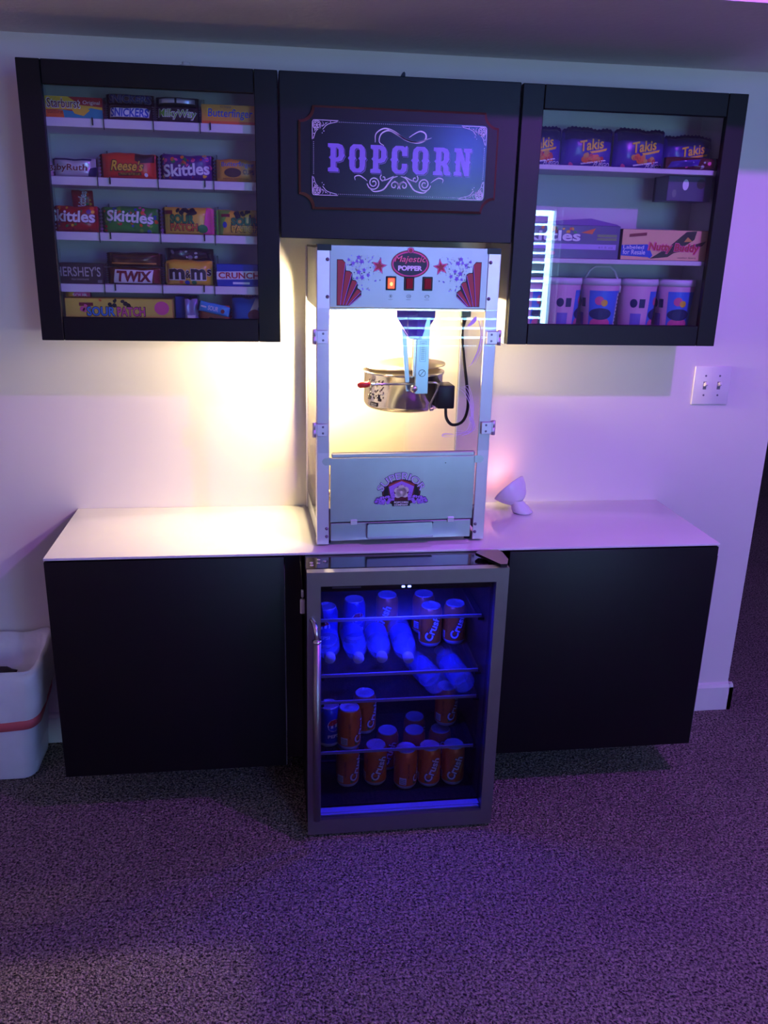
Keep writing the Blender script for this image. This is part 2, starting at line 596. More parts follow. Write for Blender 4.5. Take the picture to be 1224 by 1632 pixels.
# small things on top of the cabinets
pk = thing('puck_light', 'small white puck lying on top of the candy cabinet', 'light', (0.38, -0.15, ZT))
MB().lathe([(0.0, 0), (0.020, 0), (0.0205, 0.006), (0.018, 0.012), (0.0, 0.012)], TRIMW, 24).build('base', pk)
MB().lathe([(0.010, 0.012), (0.010, 0.019), (0.0, 0.019)], TRIMW, 16).build('stem', pk)
tb = MB().prism([(0, 0), (0.013, 0), (0.0125, 0.012), (0.010, 0.015), (0.006, 0.013), (0.002, 0.006)], -0.006, 0.006, BLACK, front(0.898, -0.19, ZT))
tag(tb.build('clip', loc=(0.905, -0.19, ZT)), 'small black clip standing on top of the middle cabinet', 'clip')

# ------------------------------------------------------------------ POPCORN sign
sg = thing('popcorn_sign', 'dark framed POPCORN sign on the middle cabinet door', 'sign', (0.8965, YD, 1.7435))
HW, HH, NT = 0.2495, 0.1185, 0.034


def plaque(hw, hh, r, n=7):
    L = []
    for sx, sy in ((1, 1), (-1, 1), (-1, -1), (1, -1)):
        a0 = {(1, 1): 270, (-1, 1): 0, (-1, -1): 90, (1, -1): 180}[(sx, sy)]
        arc = [(sx * hw + r * math.cos(math.radians(a0 - 90 * i / n)), sy * hh + r * math.sin(math.radians(a0 - 90 * i / n))) for i in range(n + 1)]
        L += arc
    return L


F0 = front()
P_OUT, P_IN = plaque(HW, HH, NT), plaque(HW - 0.0055, HH - 0.0055, NT)
WOODE = M('bare_fibreboard_edge', (92, 60, 44), 0.6, var=0.15)
pm = MB()
pm.prism(P_OUT, 0.0, 0.006, WOODE, F0)
n = len(P_OUT)
pm.add([F0(p[0], p[1], 0.006) for p in P_OUT] + [F0(p[0], p[1], 0.011) for p in P_IN], [(i, (i + 1) % n, (i + 1) % n + n, i + n) for i in range(n)], WOODE)
pm.fill([P_IN], DARK, F0, 0.011)
pm.build('wood_plaque', sg)


def rrect(hw, hh, r, n=5, cx=0, cy=0):
    L = []
    for sx, sy, a in ((1, 1, 0), (-1, 1, 90), (-1, -1, 180), (1, -1, 270)):
        L += [(cx + sx * (hw - r) + r * math.cos(math.radians(a + 90 * i / n)), cy + sy * (hh - r) + r * math.sin(math.radians(a + 90 * i / n))) for i in range(n + 1)]
    return L


PW, PH = 0.219, 0.088
SIGNB = M('sign_face', (18, 18, 24), 0.2, var=0.15, scale=12)
SCROLL = M('sign_white_ink', (226, 224, 226), 0.3)
LETT = M('sign_letter_ink', (146, 118, 214), 0.3)
LETT2 = M('sign_letter_shade', (120, 96, 170), 0.3)
pp = MB()
pp.prism(rrect(PW, PH, 0.010), 0.011, 0.0135, SIGNB, F0)
F1 = front(0, -0.0136, 0)
# dotted border
for k in range(62):
    u = -PW + 0.068 + k * (2 * PW - 0.136) / 61
    for v in (PH - 0.006, -PH + 0.006):
        pp.ell(u, v, 0.0009, 0.0009, SCROLL, F1, 0.0002, n=6)
for k in range(18):
    v = -PH + 0.052 + k * (2 * PH - 0.104) / 17
    for u in (PW - 0.006, -PW + 0.006):
        pp.ell(u, v, 0.0009, 0.0009, SCROLL, F1, 0.0002, n=6)
# corner brackets
for sx in (1, -1):
    for sy in (1, -1):
        g = lambda u, v, w, sx=sx, sy=sy: F1(sx * (PW - u), sy * (PH - v), w)
        pp.ribbon([(0.003, 0.046), (0.003, 0.012), (0.0045, 0.0055), (0.012, 0.003), (0.066, 0.003)], 0.0016, SCROLL, g, 0.0003, taper=False)
        pp.ell(0.014, 0.014, 0.0105, 0.0105, SCROLL, g, 0.0003, hole=0.86)
        pp.ell(0.014, 0.014, 0.0078, 0.0078, SCROLL, g, 0.0003, hole=0.82)
        for k in range(6):
            a = k * PI / 3
            pp.ribbon([(0.014, 0.014), (0.014 + 0.0075 * math.cos(a), 0.014 + 0.0075 * math.sin(a))], 0.0016, SCROLL, g, 0.0004, taper=False)
        for f in (lambda a, b: (a, b), lambda a, b: (b, a)):
            k_ = 1.0 if f(0, 1) == (0, 1) else 0.7
            q = lambda a, b: f(a * k_ if True else a, b)
            pp.ribbon([q(0.028, 0.0235), q(0.040, 0.012), q(0.064, 0.0055)], 0.0014, SCROLL, g, 0.0003, taper=False)
            pp.ribbon([q(0.027, 0.0055), q(0.030, 0.011), q(0.026, 0.017), q(0.034, 0.012), q(0.042, 0.0065)], 0.0012, SCROLL, g, 0.0003)
            pp.ell(*q(0.036, 0.0095), 0.0017, 0.0017, SCROLL, g, 0.0003, n=8)
            pp.ell(*q(0.047, 0.0065), 0.0013, 0.0013, SCROLL, g, 0.0003, n=8)
        pp.ell(0.031, 0.027, 0.0014, 0.0014, SCROLL, g, 0.0003, n=8)
        pp.ell(0.027, 0.0315, 0.0011, 0.0011, SCROLL, g, 0.0003, n=8)
# top swirl
pp.ribbon([(-0.040, 0.033), (-0.052, 0.042), (-0.047, 0.060), (-0.028, 0.068), (-0.006, 0.059), (0.018, 0.047), (0.045, 0.043), (0.062, 0.050), (0.063, 0.063), (0.050, 0.069), (0.034, 0.062), (0.022, 0.054)], 0.0042, SCROLL, F1, 0.0003)
pp.ribbon([(-0.062, 0.040), (-0.060, 0.060), (-0.040, 0.072), (-0.015, 0.066), (0.010, 0.051), (0.040, 0.044), (0.078, 0.055)], 0.0036, SCROLL, F1, 0.0003)


def spiral(cx, cy, r0, r1, a0, turns, sx=1, n=18):
    return [(cx + sx * (r0 + (r1 - r0) * i / n) * math.cos(a0 + turns * 2 * PI * i / n), cy + (r0 + (r1 - r0) * i / n) * math.sin(a0 + turns * 2 * PI * i / n)) for i in range(n + 1)]


# lower scrolls
for sx in (1, -1):
    pp.ribbon(spiral(sx * 0.064, -0.053, 0.003, 0.0165, 0.5, 1.9, sx), 0.0026, SCROLL, F1, 0.0003, 4, False)
    pp.ribbon([(sx * 0.074, -0.066), (sx * 0.062, -0.073), (sx * 0.040, -0.068), (sx * 0.026, -0.052), (sx * 0.016, -0.040), (sx * 0.004, -0.036)], 0.0036, SCROLL, F1, 0.0003)
    pp.ribbon(spiral(sx * 0.012, -0.058, 0.002, 0.0115, 2.6, 1.2, sx), 0.0026, SCROLL, F1, 0.0003, 4, False)
    pp.ribbon([(sx * 0.012, -0.0465), (sx * 0.003, -0.052), (sx * 0.001, -0.060)], 0.0024, SCROLL, F1, 0.0003)
    pp.ribbon(spiral(sx * 0.040, -0.041, 0.002, 0.0085, 1.0, 1.0, sx), 0.0022, SCROLL, F1, 0.0003, 4, False)
    pp.ribbon([(sx * 0.044, -0.049), (sx * 0.028, -0.043), (sx * 0.014, -0.036)], 0.0026, SCROLL, F1, 0.0003)
    pp.ribbon([(sx * 0.080, -0.049), (sx * 0.088, -0.043), (sx * 0.100, -0.037), (sx * 0.111, -0.040), (sx * 0.110, -0.048)], 0.0026, SCROLL, F1, 0.0003)
# POPCORN letters, western slab shapes on a 1 x 1.4 grid
HP = [(.5, .70), (.6, .72), (.66, .80), (.66, 1.10), (.6, 1.18), (.5, 1.20)]
GL = {
    'P': [[(0, 0), (.66, 0), (.66, .18), (.5, .22), (.5, .5), (.66, .5), (.9, .58), (.98, .72), (1.05, .82), (1, .92), (1, 1.15), (.9, 1.33), (.66, 1.4), (0, 1.4), (0, 1.22), (.16, 1.18), (.16, .80), (.06, .70), (.16, .60), (.16, .22), (0, .18)], HP],
    'O': [[(.25, 0), (.75, 0), (.95, .15), (1, .35), (1, .6), (1.09, .7), (1, .8), (1, 1.05), (.95, 1.25), (.75, 1.4), (.25, 1.4), (.05, 1.25), (0, 1.05), (0, .8), (-.09, .7), (0, .6), (0, .35), (.05, .15)],
          [(.42, .2), (.58, .2), (.65, .3), (.65, .6), (.57, .7), (.65, .8), (.65, 1.1), (.58, 1.2), (.42, 1.2), (.35, 1.1), (.35, .8), (.43, .7), (.35, .6), (.35, .3)]],
    'C': [[(.25, 0), (.75, 0), (.95, .15), (1, .35), (1, .52), (.66, .52), (.65, .3), (.58, .2), (.42, .2), (.35, .3), (.35, .6), (.43, .7), (.35, .8), (.35, 1.1), (.42, 1.2), (.58, 1.2), (.65, 1.1), (.66, .9), (1, .9), (1, 1.4), (.88, 1.4), (.84, 1.33), (.72, 1.4), (.25, 1.4), (.05, 1.25), (0, 1.05), (0, .8), (-.09, .7), (0, .6), (0, .35), (.05, .15)]],
    'R': [[(0, 0), (.6, 0), (.6, .18), (.5, .22), (.5, .5), (.6, .48), (.65, .38), (.66, .16), (.74, .03), (.88, 0), (1.12, 0), (1.12, .18), (1.01, .22), (.99, .44), (.88, .58), (.98, .72), (1.04, .82), (1, .92), (1, 1.15), (.9, 1.33), (.66, 1.4), (0, 1.4), (0, 1.22), (.16, 1.18), (.16, .80), (.06, .70), (.16, .60), (.16, .22), (0, .18)], HP],
    'N': [[(0, 0), (.52, 0), (.52, .18), (.40, .22), (.40, .78), (.70, 0), (1.0, 0), (1.0, .60), (1.07, .7), (1.0, .8), (1.0, 1.18), (1.12, 1.22), (1.12, 1.4), (.60, 1.4), (.60, 1.22), (.72, 1.18), (.72, .72), (.44, 1.4), (0, 1.4), (0, 1.22), (.12, 1.18), (.12, .80), (.03, .7), (.12, .6), (.12, .22), (0, .18)]],
}
lw, lh = 0.0395, 0.064 / 1.4
u = -0.178
for i, ch in enumerate('POPCORN'):
    v0 = -0.030
    for dx, dy, mt, w in ((0.0026, -0.0026, LETT2, 0.0002), (0.0012, -0.0012, SIGNB, 0.00035), (0, 0, LETT, 0.0005)):
        pp.fill([[(u + p[0] * lw + dx, v0 + p[1] * lh + dy) for p in l] for l in GL[ch]], mt, F1, w)
    u += (0.357 - lw * 1.06) / 6
pp.build('face_panel', sg)

# ================================================================== PACKAGES


def sup(t, k=4):
    return max(0.0, 1 - abs(2 * t - 1) ** k)


class Pack:
    """a box or pillow bag whose front carries prints given in 0..1 units"""

    def __init__(s, x0, x1, z0, z1, yf, depth, mat, style='box', crimp='x', lean=0.0, rz=0.0, side=None, wr=0.0):
        s.W, s.H, s.D = x1 - x0, z1 - z0, depth
        s.loc = ((x0 + x1) / 2, yf + depth / 2, z0)
        s.rz, s.lean = rz, lean
        s.b = MB()
        W_, H_, D_ = s.W, s.H, s.D
        s.style = style
        sd = random.random() * 9
        if style == 'box':
            s.b.box(-W_ / 2, W_ / 2, -D_ / 2, D_ / 2, 0, H_, side or mat, 0.0012)
            s.b.box(-W_ / 2 + 0.001, W_ / 2 - 0.001, -D_ / 2 - 0.0002, -D_ / 2, 0.001, H_ - 0.001, mat)
            s.f = lambda u, v, w: Vector((u - W_ / 2, -D_ / 2 - 0.0002 - w, v))
        else:
            def bulge(a, b):
                if crimp == 'x':
                    a = (a - 0.05) / 0.90
                else:
                    b = (b - 0.02) / 0.90
                a = min(1, max(0, a)); b = min(1, max(0, b))
                k = (sup(a, 4) * sup(b, 4)) ** 0.55
                return D_ / 2 * k + wr * k * math.sin(9 * a + sd) * math.sin(7 * b + 2 * sd) * 0.5
            def sag(a, c):
                return H_ * (0.022 * math.sin(8 * a + sd) + 0.012 * math.sin(19 * a + 2 * sd)) * max(0, c) ** 2 - H_ * 0.05 * c * (2 * a - 1) ** 8
            s.f = lambda u, v, w: Vector((u - W_ / 2, -bulge(u / W_, v / H_) - w, v + sag(u / W_, v / H_)))
            nx, nz = 26, 14
            vs = []; fs = []
            for sgn in (1, -1):
                o = len(vs)
                for j in range(nz + 1):
                    for i in range(nx + 1):
                        a, c = i / nx, j / nz
                        zg = 0.0
                        x = a * W_ - W_ / 2; z = c * H_ + sag(a, c)
                        if crimp == 'x' and i in (0, nx):
                            x += (0.0022 if j % 2 else -0.0014) * (1 if i else -1)
                        if crimp == 'z' and j == nz:
                            z += 0.0016 if i % 2 else -0.0016
                        vs.append((x, -sgn * bulge(a, c), z))
                for j in range(nz):
                    for i in range(nx):
                        q = o + j * (nx + 1) + i
                        t = (q, q + 1, q + nx + 2, q + nx + 1)
                        fs.append(t if sgn > 0 else t[::-1])
            s.b.add(vs, fs, mat, True)

    def t(s, txt, u0, v0, u1, v1, mat, bold=0.03, shear=0.0, rot=0.0, ol=None, w=0.0, arc=None):
        W_, H_ = s.W, s.H
        a = ((u0 + u1) / 2 * W_, (v0 + v1) / 2 * H_, (u1 - u0) * W_, (v1 - v0) * H_)
        e = 0.0012 if s.style == 'bag' else 0.0
        sb = 3 if s.style == 'bag' else 0
        if ol:
            s.b.text(txt, a[0], a[1], a[2] * 1.05, a[3] * 1.16, ol, s.f, 0.0008 + w + e, bold * 0.55 + 0.035, shear, rot, arc, sb)
        s.b.text(txt, a[0], a[1], a[2], a[3], mat, s.f, 0.0011 + w + e, bold * 0.45, shear, rot, arc, sb)
        return s

    def p(s, pts, mat, w=0.0):
        e = 0.0009 if s.style == 'bag' else 0.0
        s.b.fill([[(a * s.W, c * s.H) for a, c in pts]], mat, s.f, 0.0004 + w + e, 10 if s.style == 'bag' else 0)
        return s

    def r(s, u0, v0, u1, v1, mat, w=0.0):
        return s.p([(u0, v0), (u1, v0), (u1, v1), (u0, v1)], mat, w)

    def e(s, cu, cv, ru, rv, mat, w=0.0, rot=0):
        e = 0.001 if s.style == 'bag' else 0.0
        s.b.ell(cu * s.W, cv * s.H, ru * s.W, rv * s.H, mat, s.f, 0.0004 + w + e, rot, 18, 4 if s.style == 'bag' else 0)
        return s

    def dots(s, n, mats, box, r=(0.02, 0.05), w=0.0003, seed=1):
        q = random.Random(seed)
        for i in range(n):
            rr = q.uniform(*r)
            s.b.ell(q.uniform(box[0], box[2]) * s.W, q.uniform(box[1], box[3]) * s.H, rr * s.H, rr * s.H * q.uniform(.6, 1), mats[i % len(mats)], s.f, 0.0004 + w + (0.001 if s.style == 'bag' else 0), q.uniform(0, 3), 10, 1 if s.style == 'bag' else 0)
        return s

    def done(s, name, label, cat, group):
        o = s.b.build(name)
        o.location = s.loc
        o.rotation_euler = (s.lean, 0, s.rz)
        return tag(o, label, cat, group)


G1, G2, G3, G4, G5 = ('candy on the top shelf of the left cabinet', 'candy on the second shelf of the left cabinet', 'candy on the third shelf of the left cabinet',
                      'candy on the fourth shelf of the left cabinet', 'candy on the floor of the left cabinet')
YP = -0.180
FOILB = M('brown_foil_wrap', (62, 34, 26), 0.3, 0.2)
FOILG = M('green_brown_wrap', (52, 50, 34), 0.32, 0.2)
FOILS = M('silver_white_wrap', (214, 212, 222), 0.28, 0.3)
REDW = M('red_bag_film', (176, 20, 30), 0.3)
ORW = M('orange_bag_film', (222, 62, 28), 0.32)
PUW = M('purple_bag_film', (92, 30, 128), 0.3)
GRW = M('green_bag_film', (52, 150, 50), 0.3)
YEW = M('yellow_bag_film', (236, 196, 52), 0.3)
GOW = M('gold_bag_film', (226, 164, 46), 0.3)
BLW = M('blue_bag_film', (26, 60, 176), 0.3)
DKW = M('dark_bag_film', (44, 30, 30), 0.25)
LTY = M('pale_yellow_board', (226, 208, 70), 0.5)
z = LSH[0][1]
# --- shelf 1
p = Pack(0.050, 0.181, z, z + 0.047, YP, 0.055, REDW, 'box')
p.p([(0, .38), (1, .42), (1, .55), (.62, .62), (.4, 1), (0, 1)], YEL).p([(0, 0), (1, 0), (1, .42), (.8, .5), (.55, .30), (.3, .38), (0, .28)], CYAN, .0002)
p.p([(.45, .45), (.62, .62), (.78, .40), (.66, .12), (.5, .22)], YEL, .0003).p([(0, 0), (.32, 0), (.30, .35), (0, .34)], ORANGE, .0003)
p.t('Starburst', .03, .48, .60, .90, CRIM, .02, ol=PWHITE).t('Original', .66, .62, .96, .84, PWHITE, .0).t('starburst', .03, .2, .30, .38, CRIM, .0)
p.done('candy_pack', 'yellow and red fruit chew pack at left end of the top candy shelf', 'candy', G1)
p = Pack(0.188, 0.296, z, z + 0.036, YP, 0.05, FOILB, 'bag', 'x')
p.p([(.06, .20), (.92, .24), (.95, .80), (.10, .76)], PWHITE, .0002).t('SNICKERS', .10, .24, .92, .76, BLUE, .05, .12)
p.done('candy_bar', 'brown candy bar with white-panelled blue lettering, lower of two stacked', 'candy', G1)
p = Pack(0.186, 0.298, z + 0.037, z + 0.062, YP + 0.012, 0.05, FOILB, 'bag', 'x')
p.t('SNICKERS', .08, .15, .94, .85, NAVY, .05, .12, ol=GREY)
p.done('candy_bar', 'darker brown candy bar lying on top of another on the top shelf', 'candy', G1)
p = Pack(0.305, 0.408, z, z + 0.036, YP, 0.05, FOILG, 'bag', 'x')
p.t('MilkyWay', .06, .22, .92, .80, LIME, .03, .1, ol=PWHITE)
p.done('candy_bar', 'dark green candy bar with green script, third on the top shelf', 'candy', G1)
p = Pack(0.304, 0.406, z + 0.037, z + 0.060, YP + 0.012, 0.05, FOILG, 'bag', 'x')
p.p([(.05, .3), (.45, .35), (.45, .8), (.05, .7)], SILV, .0002).p([(.5, .35), (.95, .3), (.95, .75), (.5, .8)], SILV, .0002)
p.done('candy_bar', 'dark bar with silver bands lying above the green candy bar', 'candy', G1)
p = Pack(0.414, 0.545, z, z + 0.044, YP, 0.05, GOW, 'box')
p.r(0, 0, 1, .16, ORANGE).t('Butterfinger', .12, .24, .94, .80, BLUE, .03, .1, ol=YEL, w=.0002).t('crispy', .35, .82, .55, .95, NAVY, .0)
p.done('candy_pack', 'yellow candy pack with blue lettering at right end of top shelf', 'candy', G1)
# --- shelf 2
z = LSH[1][1]
p = Pack(0.050, 0.156, z, z + 0.044, YP, 0.05, FOILS, 'bag', 'x', wr=.004)
p.p([(.8, 0.05), (1, .05), (1, .6), (.85, .45)], NAVY, .0002).r(.0, .86, .95, .95, NAVY, .0002)
p.t('BabyRuth', -.12, .22, .80, .66, CRIM, .04, .1, ol=PWHITE)
p.done('candy_bar', 'silver-white candy bar with red lettering at left of second shelf', 'candy', G2)
p = Pack(0.163, 0.302, z, z + 0.059, YP, 0.045, ORW, 'bag', 'x')
p.p([(.62, .98), (.62, .7), (.72, .62), (.94, .66), (.95, .98)], BROWN, .0002).e(.8, .78, .11, .13, CHOC, .0004).p([(.32, .10), (.72, .14), (.72, .26), (.32, .22)], BROWN, .0003).t('2 PEANUT BUTTER CUPS', .34, .14, .70, .22, YEL, .0, w=.0003)
p.t("Reese's", .22, .30, .76, .70, YEL, .05, .25, ol=BROWN).e(.80, .16, .03, .08, PWHITE, .0003)
p.done('candy_bag', 'orange peanut butter cup pack on the second shelf', 'candy', G2)
p = Pack(0.308, 0.437, z, z + 0.060, YP, 0.045, PUW, 'bag', 'x', wr=.003)
p.dots(46, [ORANGE, YEL, GREEN, RED, PINK, BLUE], (.05, .1, .95, .95), (.05, .10), seed=3)
p.t('Skittles', .06, .18, .93, .66, PWHITE, .06, .05, rot=.08, ol=PURP, w=.0006)
p.done('candy_bag', 'purple fruit candy bag with white lettering on the second shelf', 'candy', G2)
p = Pack(0.441, 0.546, z, z + 0.054, YP, 0.045, GOW, 'bag', 'x')
p.t('Butterfinger', .16, .60, .92, .88, BLUE, .02, ol=YEL).e(.42, .40, .20, .20, BROWN, .0003).t('CUPS', .66, .34, .92, .54, CHOC, .03).t('peanut butter cups', .2, .1, .8, .18, CHOC, .0)
p.done('candy_bag', 'gold candy cup pack at right end of the second shelf', 'candy', G2)
# --- shelf 3
z = LSH[2][1]
p = Pack(0.075, 0.128, z + 0.052, z + 0.100, YP + 0.075, 0.03, REDW, 'bag', 'z', lean=0.1)
p.t('Skittles', .1, .30, .95, .72, PWHITE, .06, .05, rot=1.45).dots(8, [ORANGE, YEL, GREEN], (.6, .2, .9, .9), (.05, .1), seed=8)
st = p.done('candy_bag', 'red candy bag standing on end behind the front row, third shelf', 'candy', G3)
st.location.z = z + 0.053
p = Pack(0.044, 0.152, z, z + 0.061, YP, 0.05, REDW, 'bag', 'x', wr=.003)
p.dots(26, [ORANGE, YEL, GREEN, PURP, CRIM], (.05, .08, .95, .95), (.05, .10), seed=4)
p.t('Skittles', -.10, .38, .92, .84, PWHITE, .06, .05, rot=-.02, ol=CRIM, w=.0006)
p.done('candy_bag', 'red fruit candy bag with white lettering at left end of third shelf', 'candy', G3)
p = Pack(0.158, 0.300, z, z + 0.063, YP, 0.05, GRW, 'bag', 'x', wr=.003)
p.dots(34, [ORANGE, LIME, BLUE, RED, PINK], (.05, .05, .95, .95), (.05, .10), seed=5)
p.t('Skittles', .10, .40, .90, .84, PWHITE, .06, .05, rot=-.06, ol=GREEN, w=.0006)
p.done('candy_bag', 'green fruit candy bag with white lettering on the third shelf', 'candy', G3)
p = Pack(0.307, 0.434, z, z + 0.065, YP, 0.05, YEW, 'bag', 'x', wr=.002)
p.p([(.78, .02), (1, .02), (1, .98), (.86, .98), (.82, .5)], PINK, .0002).e(.78, .22, .10, .16, GREEN, .0004).dots(14, [INK], (.30, .66, .70, .95), (.05, .12), seed=6)
p.t('SOUR', .16, .42, .62, .72, GREEN, .05, ol=INK, w=.0005).t('PATCH', .16, .14, .68, .40, ORANGE, .05, ol=INK, w=.0006).r(.03, .74, .2, .88, CRIM, .0003)
p.done('candy_bag', 'yellow sour candy bag with pink right edge on the third shelf', 'candy', G3)
p = Pack(0.440, 0.548, z, z + 0.062, YP, 0.05, YEW, 'bag', 'x', wr=.002)
p.p([(0, 0.02), (.14, .02), (.2, .6), (.34, .98), (0, .98)], LIME, .0002).dots(12, [INK], (.45, .64, .95, .95), (.05, .12), seed=7).r(.12, .72, .32, .84, CRIM, .0004)
p.t('SOUR', .36, .42, .96, .70, GREEN, .05, ol=INK, w=.0005).t('PATCH', .36, .14, 1.0, .40, YEL, .05, ol=INK, w=.0006).e(.2, .42, .05, .12, BLUE, .0003)
p.done('candy_bag', 'yellow sour candy bag with green left edge at right of third shelf', 'candy', G3)
# --- shelf 4
z = LSH[3][1]
p = Pack(0.046, 0.155, z, z + 0.050, YP, 0.06, M('dark_chocolate_wrap', (54, 40, 44), 0.4), 'box')
p.t("HERSHEY'S", -.06, .36, .94, .84, SILV, .03).t('MILK CHOCOLATE', .28, .18, .66, .26, SILV, .0).r(.86, .05, .96, .2, GREY)
p.done('candy_box', 'dark brown chocolate bar box at left end of the fourth shelf', 'candy', G4)
p = Pack(0.161, 0.297, z, z + 0.042, YP, 0.06, M('gold_foil_wrap', (150, 96, 40), 0.25, 0.5), 'bag', 'x', wr=.004)
p.p([(.12, .08), (.82, .08), (.86, .86), (.16, .86)], PWHITE, .0003).t('TWIX', .18, .16, .82, .80, CRIM, .10, .15, w=.0006).r(.86, .1, .96, .9, CRIM, .0004)
p.done('candy_bar', 'gold foil caramel bar pack with red lettering on the fourth shelf', 'candy', G4)
p = Pack(0.160, 0.298, z + 0.043, z + 0.078, YP + 0.012, 0.055, M('dark_gold_foil', (96, 62, 34), 0.25, 0.5), 'bag', 'x', wr=.006)
p.r(.1, .2, .9, .3, GOLD, .0003).r(.1, .6, .9, .66, CHOC, .0003)
p.done('candy_bar', 'dark gold foil bar pack stacked on another on the fourth shelf', 'candy', G4)
p = Pack(0.304, 0.430, z, z + 0.062, YP, 0.055, YEW, 'bag', 'x', wr=.003)
p.p([(.02, .1), (.1, .1), (.1, .9), (.02, .9)], GOLD, .0002).e(.84, .20, .07, .13, YEL, .0004).e(.6, .12, .05, .09, GREEN, .0004).e(.46, .12, .05, .09, BLUE, .0004).e(.34, .14, .04, .08, ORANGE, .0004)
p.t('m', .10, .24, .42, .66, CHOC, .10, w=.0004, ol=PWHITE).t('&', .43, .30, .54, .60, CHOC, .06, ol=PWHITE).t('m', .54, .24, .84, .68, CHOC, .10, w=.0004, ol=PWHITE).t('s', .86, .40, .94, .66, CHOC, .06, ol=PWHITE)
p.done('candy_bag', 'yellow chocolate candy bag with big brown letters on the fourth shelf', 'candy', G4)
p = Pack(0.306, 0.428, z + 0.061, z + 0.092, YP + 0.02, 0.05, DKW, 'bag', 'x', wr=.006, rz=0.1)
p.dots(7, [SILV, GREY], (.1, .2, .9, .8), (.08, .2), seed=12)
p.done('candy_bag', 'dark brown candy bag lying on top of the yellow one', 'candy', G4)
p = Pack(0.437, 0.550, z, z + 0.055, YP, 0.06, BLW, 'box')
p.p([(0, .30), (1, .34), (1, .72), (0, .66)], PWHITE, .0002).t('CRUNCH', .04, .36, .96, .64, RED, .06, w=.0002).r(.36, .1, .74, .2, PWHITE, .0002)
p.done('candy_box', 'blue chocolate bar box with red letters on white, fourth shelf', 'candy', G4)
# --- cabinet floor
z = ZB + 0.016
p = Pack(0.056, 0.322, z, z + 0.086, YP - 0.008, 0.06, LTY, 'box')
p.r(0, 0, 1, .45, M('print_pale_lime', (214, 206, 92))).dots(9, [INK], (.36, .78, .62, .98), (.05, .09), seed=9).dots(7, [PINK, LIME, ORANGE], (.08, .55, .34, .95), (.04, .08), seed=10)
p.t('SOUR', .20, .50, .46, .76, SKYB, .05, ol=INK).t('PATCH', .48, .50, .74, .76, PINK, .05, ol=INK).r(.13, .78, .26, .88, CRIM).e(.90, .74, .07, .2, PINK)
p.done('candy_box', 'long pale yellow sour candy theatre box on the cabinet floor', 'candy', G5)
p = Pack(0.054, 0.116, z + 0.087, z + 0.107, YP, 0.05, PINK, 'bag', 'x')
p.r(.0, .0, .4, .8, YEL, .0003).t('SOUR', .35, .1, .9, .5, PWHITE, .03)
p.done('candy_bag', 'small pink and yellow pouch lying on the long yellow box', 'candy', G5)
p = Pack(0.326, 0.384, z, z + 0.092, YP + 0.03, 0.06, BLW, 'box')
p.r(0, .0, 1, .12, NAVY)
p.done('candy_box', 'plain blue box beside the long yellow box on the cabinet floor', 'candy', G5)
p = Pack(0.352, 0.386, z, z + 0.094, YP - 0.004, 0.018, M('pale_violet_wrap', (150, 140, 190), 0.3, 0.2), 'bag', 'z', wr=.004)
p.r(.2, .2, .8, .5, PWHITE, .0003)
p.done('candy_bag', 'pale violet pouch leaning in front of the blue box', 'candy', G5)
p = Pack(0.386, 0.470, z, z + 0.070, YP, 0.035, M('orange_brown_wrap', (196, 92, 52), 0.35), 'bag', 'x')
p.e(.4, .45, .12, .16, BROWN, .0003).e(.75, .42, .1, .14, RED, .0003)
p.done('candy_bag', 'orange-brown pouch behind the light blue packet', 'candy', G5)
p = Pack(0.385, 0.468, z + 0.052, z + 0.078, YP - 0.022, 0.016, M('sky_bag_film', (70, 160, 222), 0.3), 'bag', 'x')
p.t('SOUR', .3, .3, .62, .75, PWHITE, .04).e(.76, .45, .06, .2, CRIM, .0003).r(.08, .45, .25, .6, PWHITE, .0003)
o = p.done('candy_bag', 'light blue packet tilted across the orange-brown pouch', 'candy', G5)
o.rotation_euler = (0, 0.22, 0)
p = Pack(0.472, 0.566, z, z + 0.096, YP + 0.01, 0.07, M('bright_blue_film', (30, 96, 210), 0.3), 'bag', 'z', wr=.003)
p.e(.62, .50, .18, .15, CRIM, .0003).p([(.5, .62), (.66, .92), (.8, .9), (.7, .6)], PWHITE, .0003).r(.58, .28, .84, .36, PWHITE, .0003)
p.done('candy_bag', 'bright blue bag with red mark in the right corner of cabinet floor', 'candy', G5)

# ------------------------------------------------------------------ right cabinet
CHIP = M('violet_chip_film', (70, 40, 150), 0.28)
G6 = 'chip bags on the top shelf of the right cabinet'


def chips(x0, x1, z1, label, yf=-0.125):
    p = Pack(x0, x1, 1.752, z1, yf, 0.055, CHIP, 'bag', 'z', wr=.004)
    p.p([(.04, .70), (.96, .66), (.96, .94), (.04, .94)], M('dark_violet_film', (44, 36, 96), 0.3), .0002)
    p.t('Takis', .30, .44, .78, .70, YEL, .05, .15, rot=.18, w=.0005).p([(.50, .40), (.86, .50), (.84, .44), (.56, .36)], YEL, .0004)
    p.dots(16, [ORANGE, RED, GOLD], (.34, .18, .76, .32), (.05, .10), seed=int(x0 * 100))
    p.p([(.36, .12), (.84, .22), (.86, .19), (.38, .09)], PWHITE, .0004)
    p.t('FUEGO', .62, .05, .96, .15, PWHITE, .04, .1, w=.0003).dots(2, [PINK], (.08, .08, .2, .14), (.03, .05), seed=2).r(.06, .03, .36, .05, LAV, .0002)
    p.done('chip_bag', label, 'chips', G6)


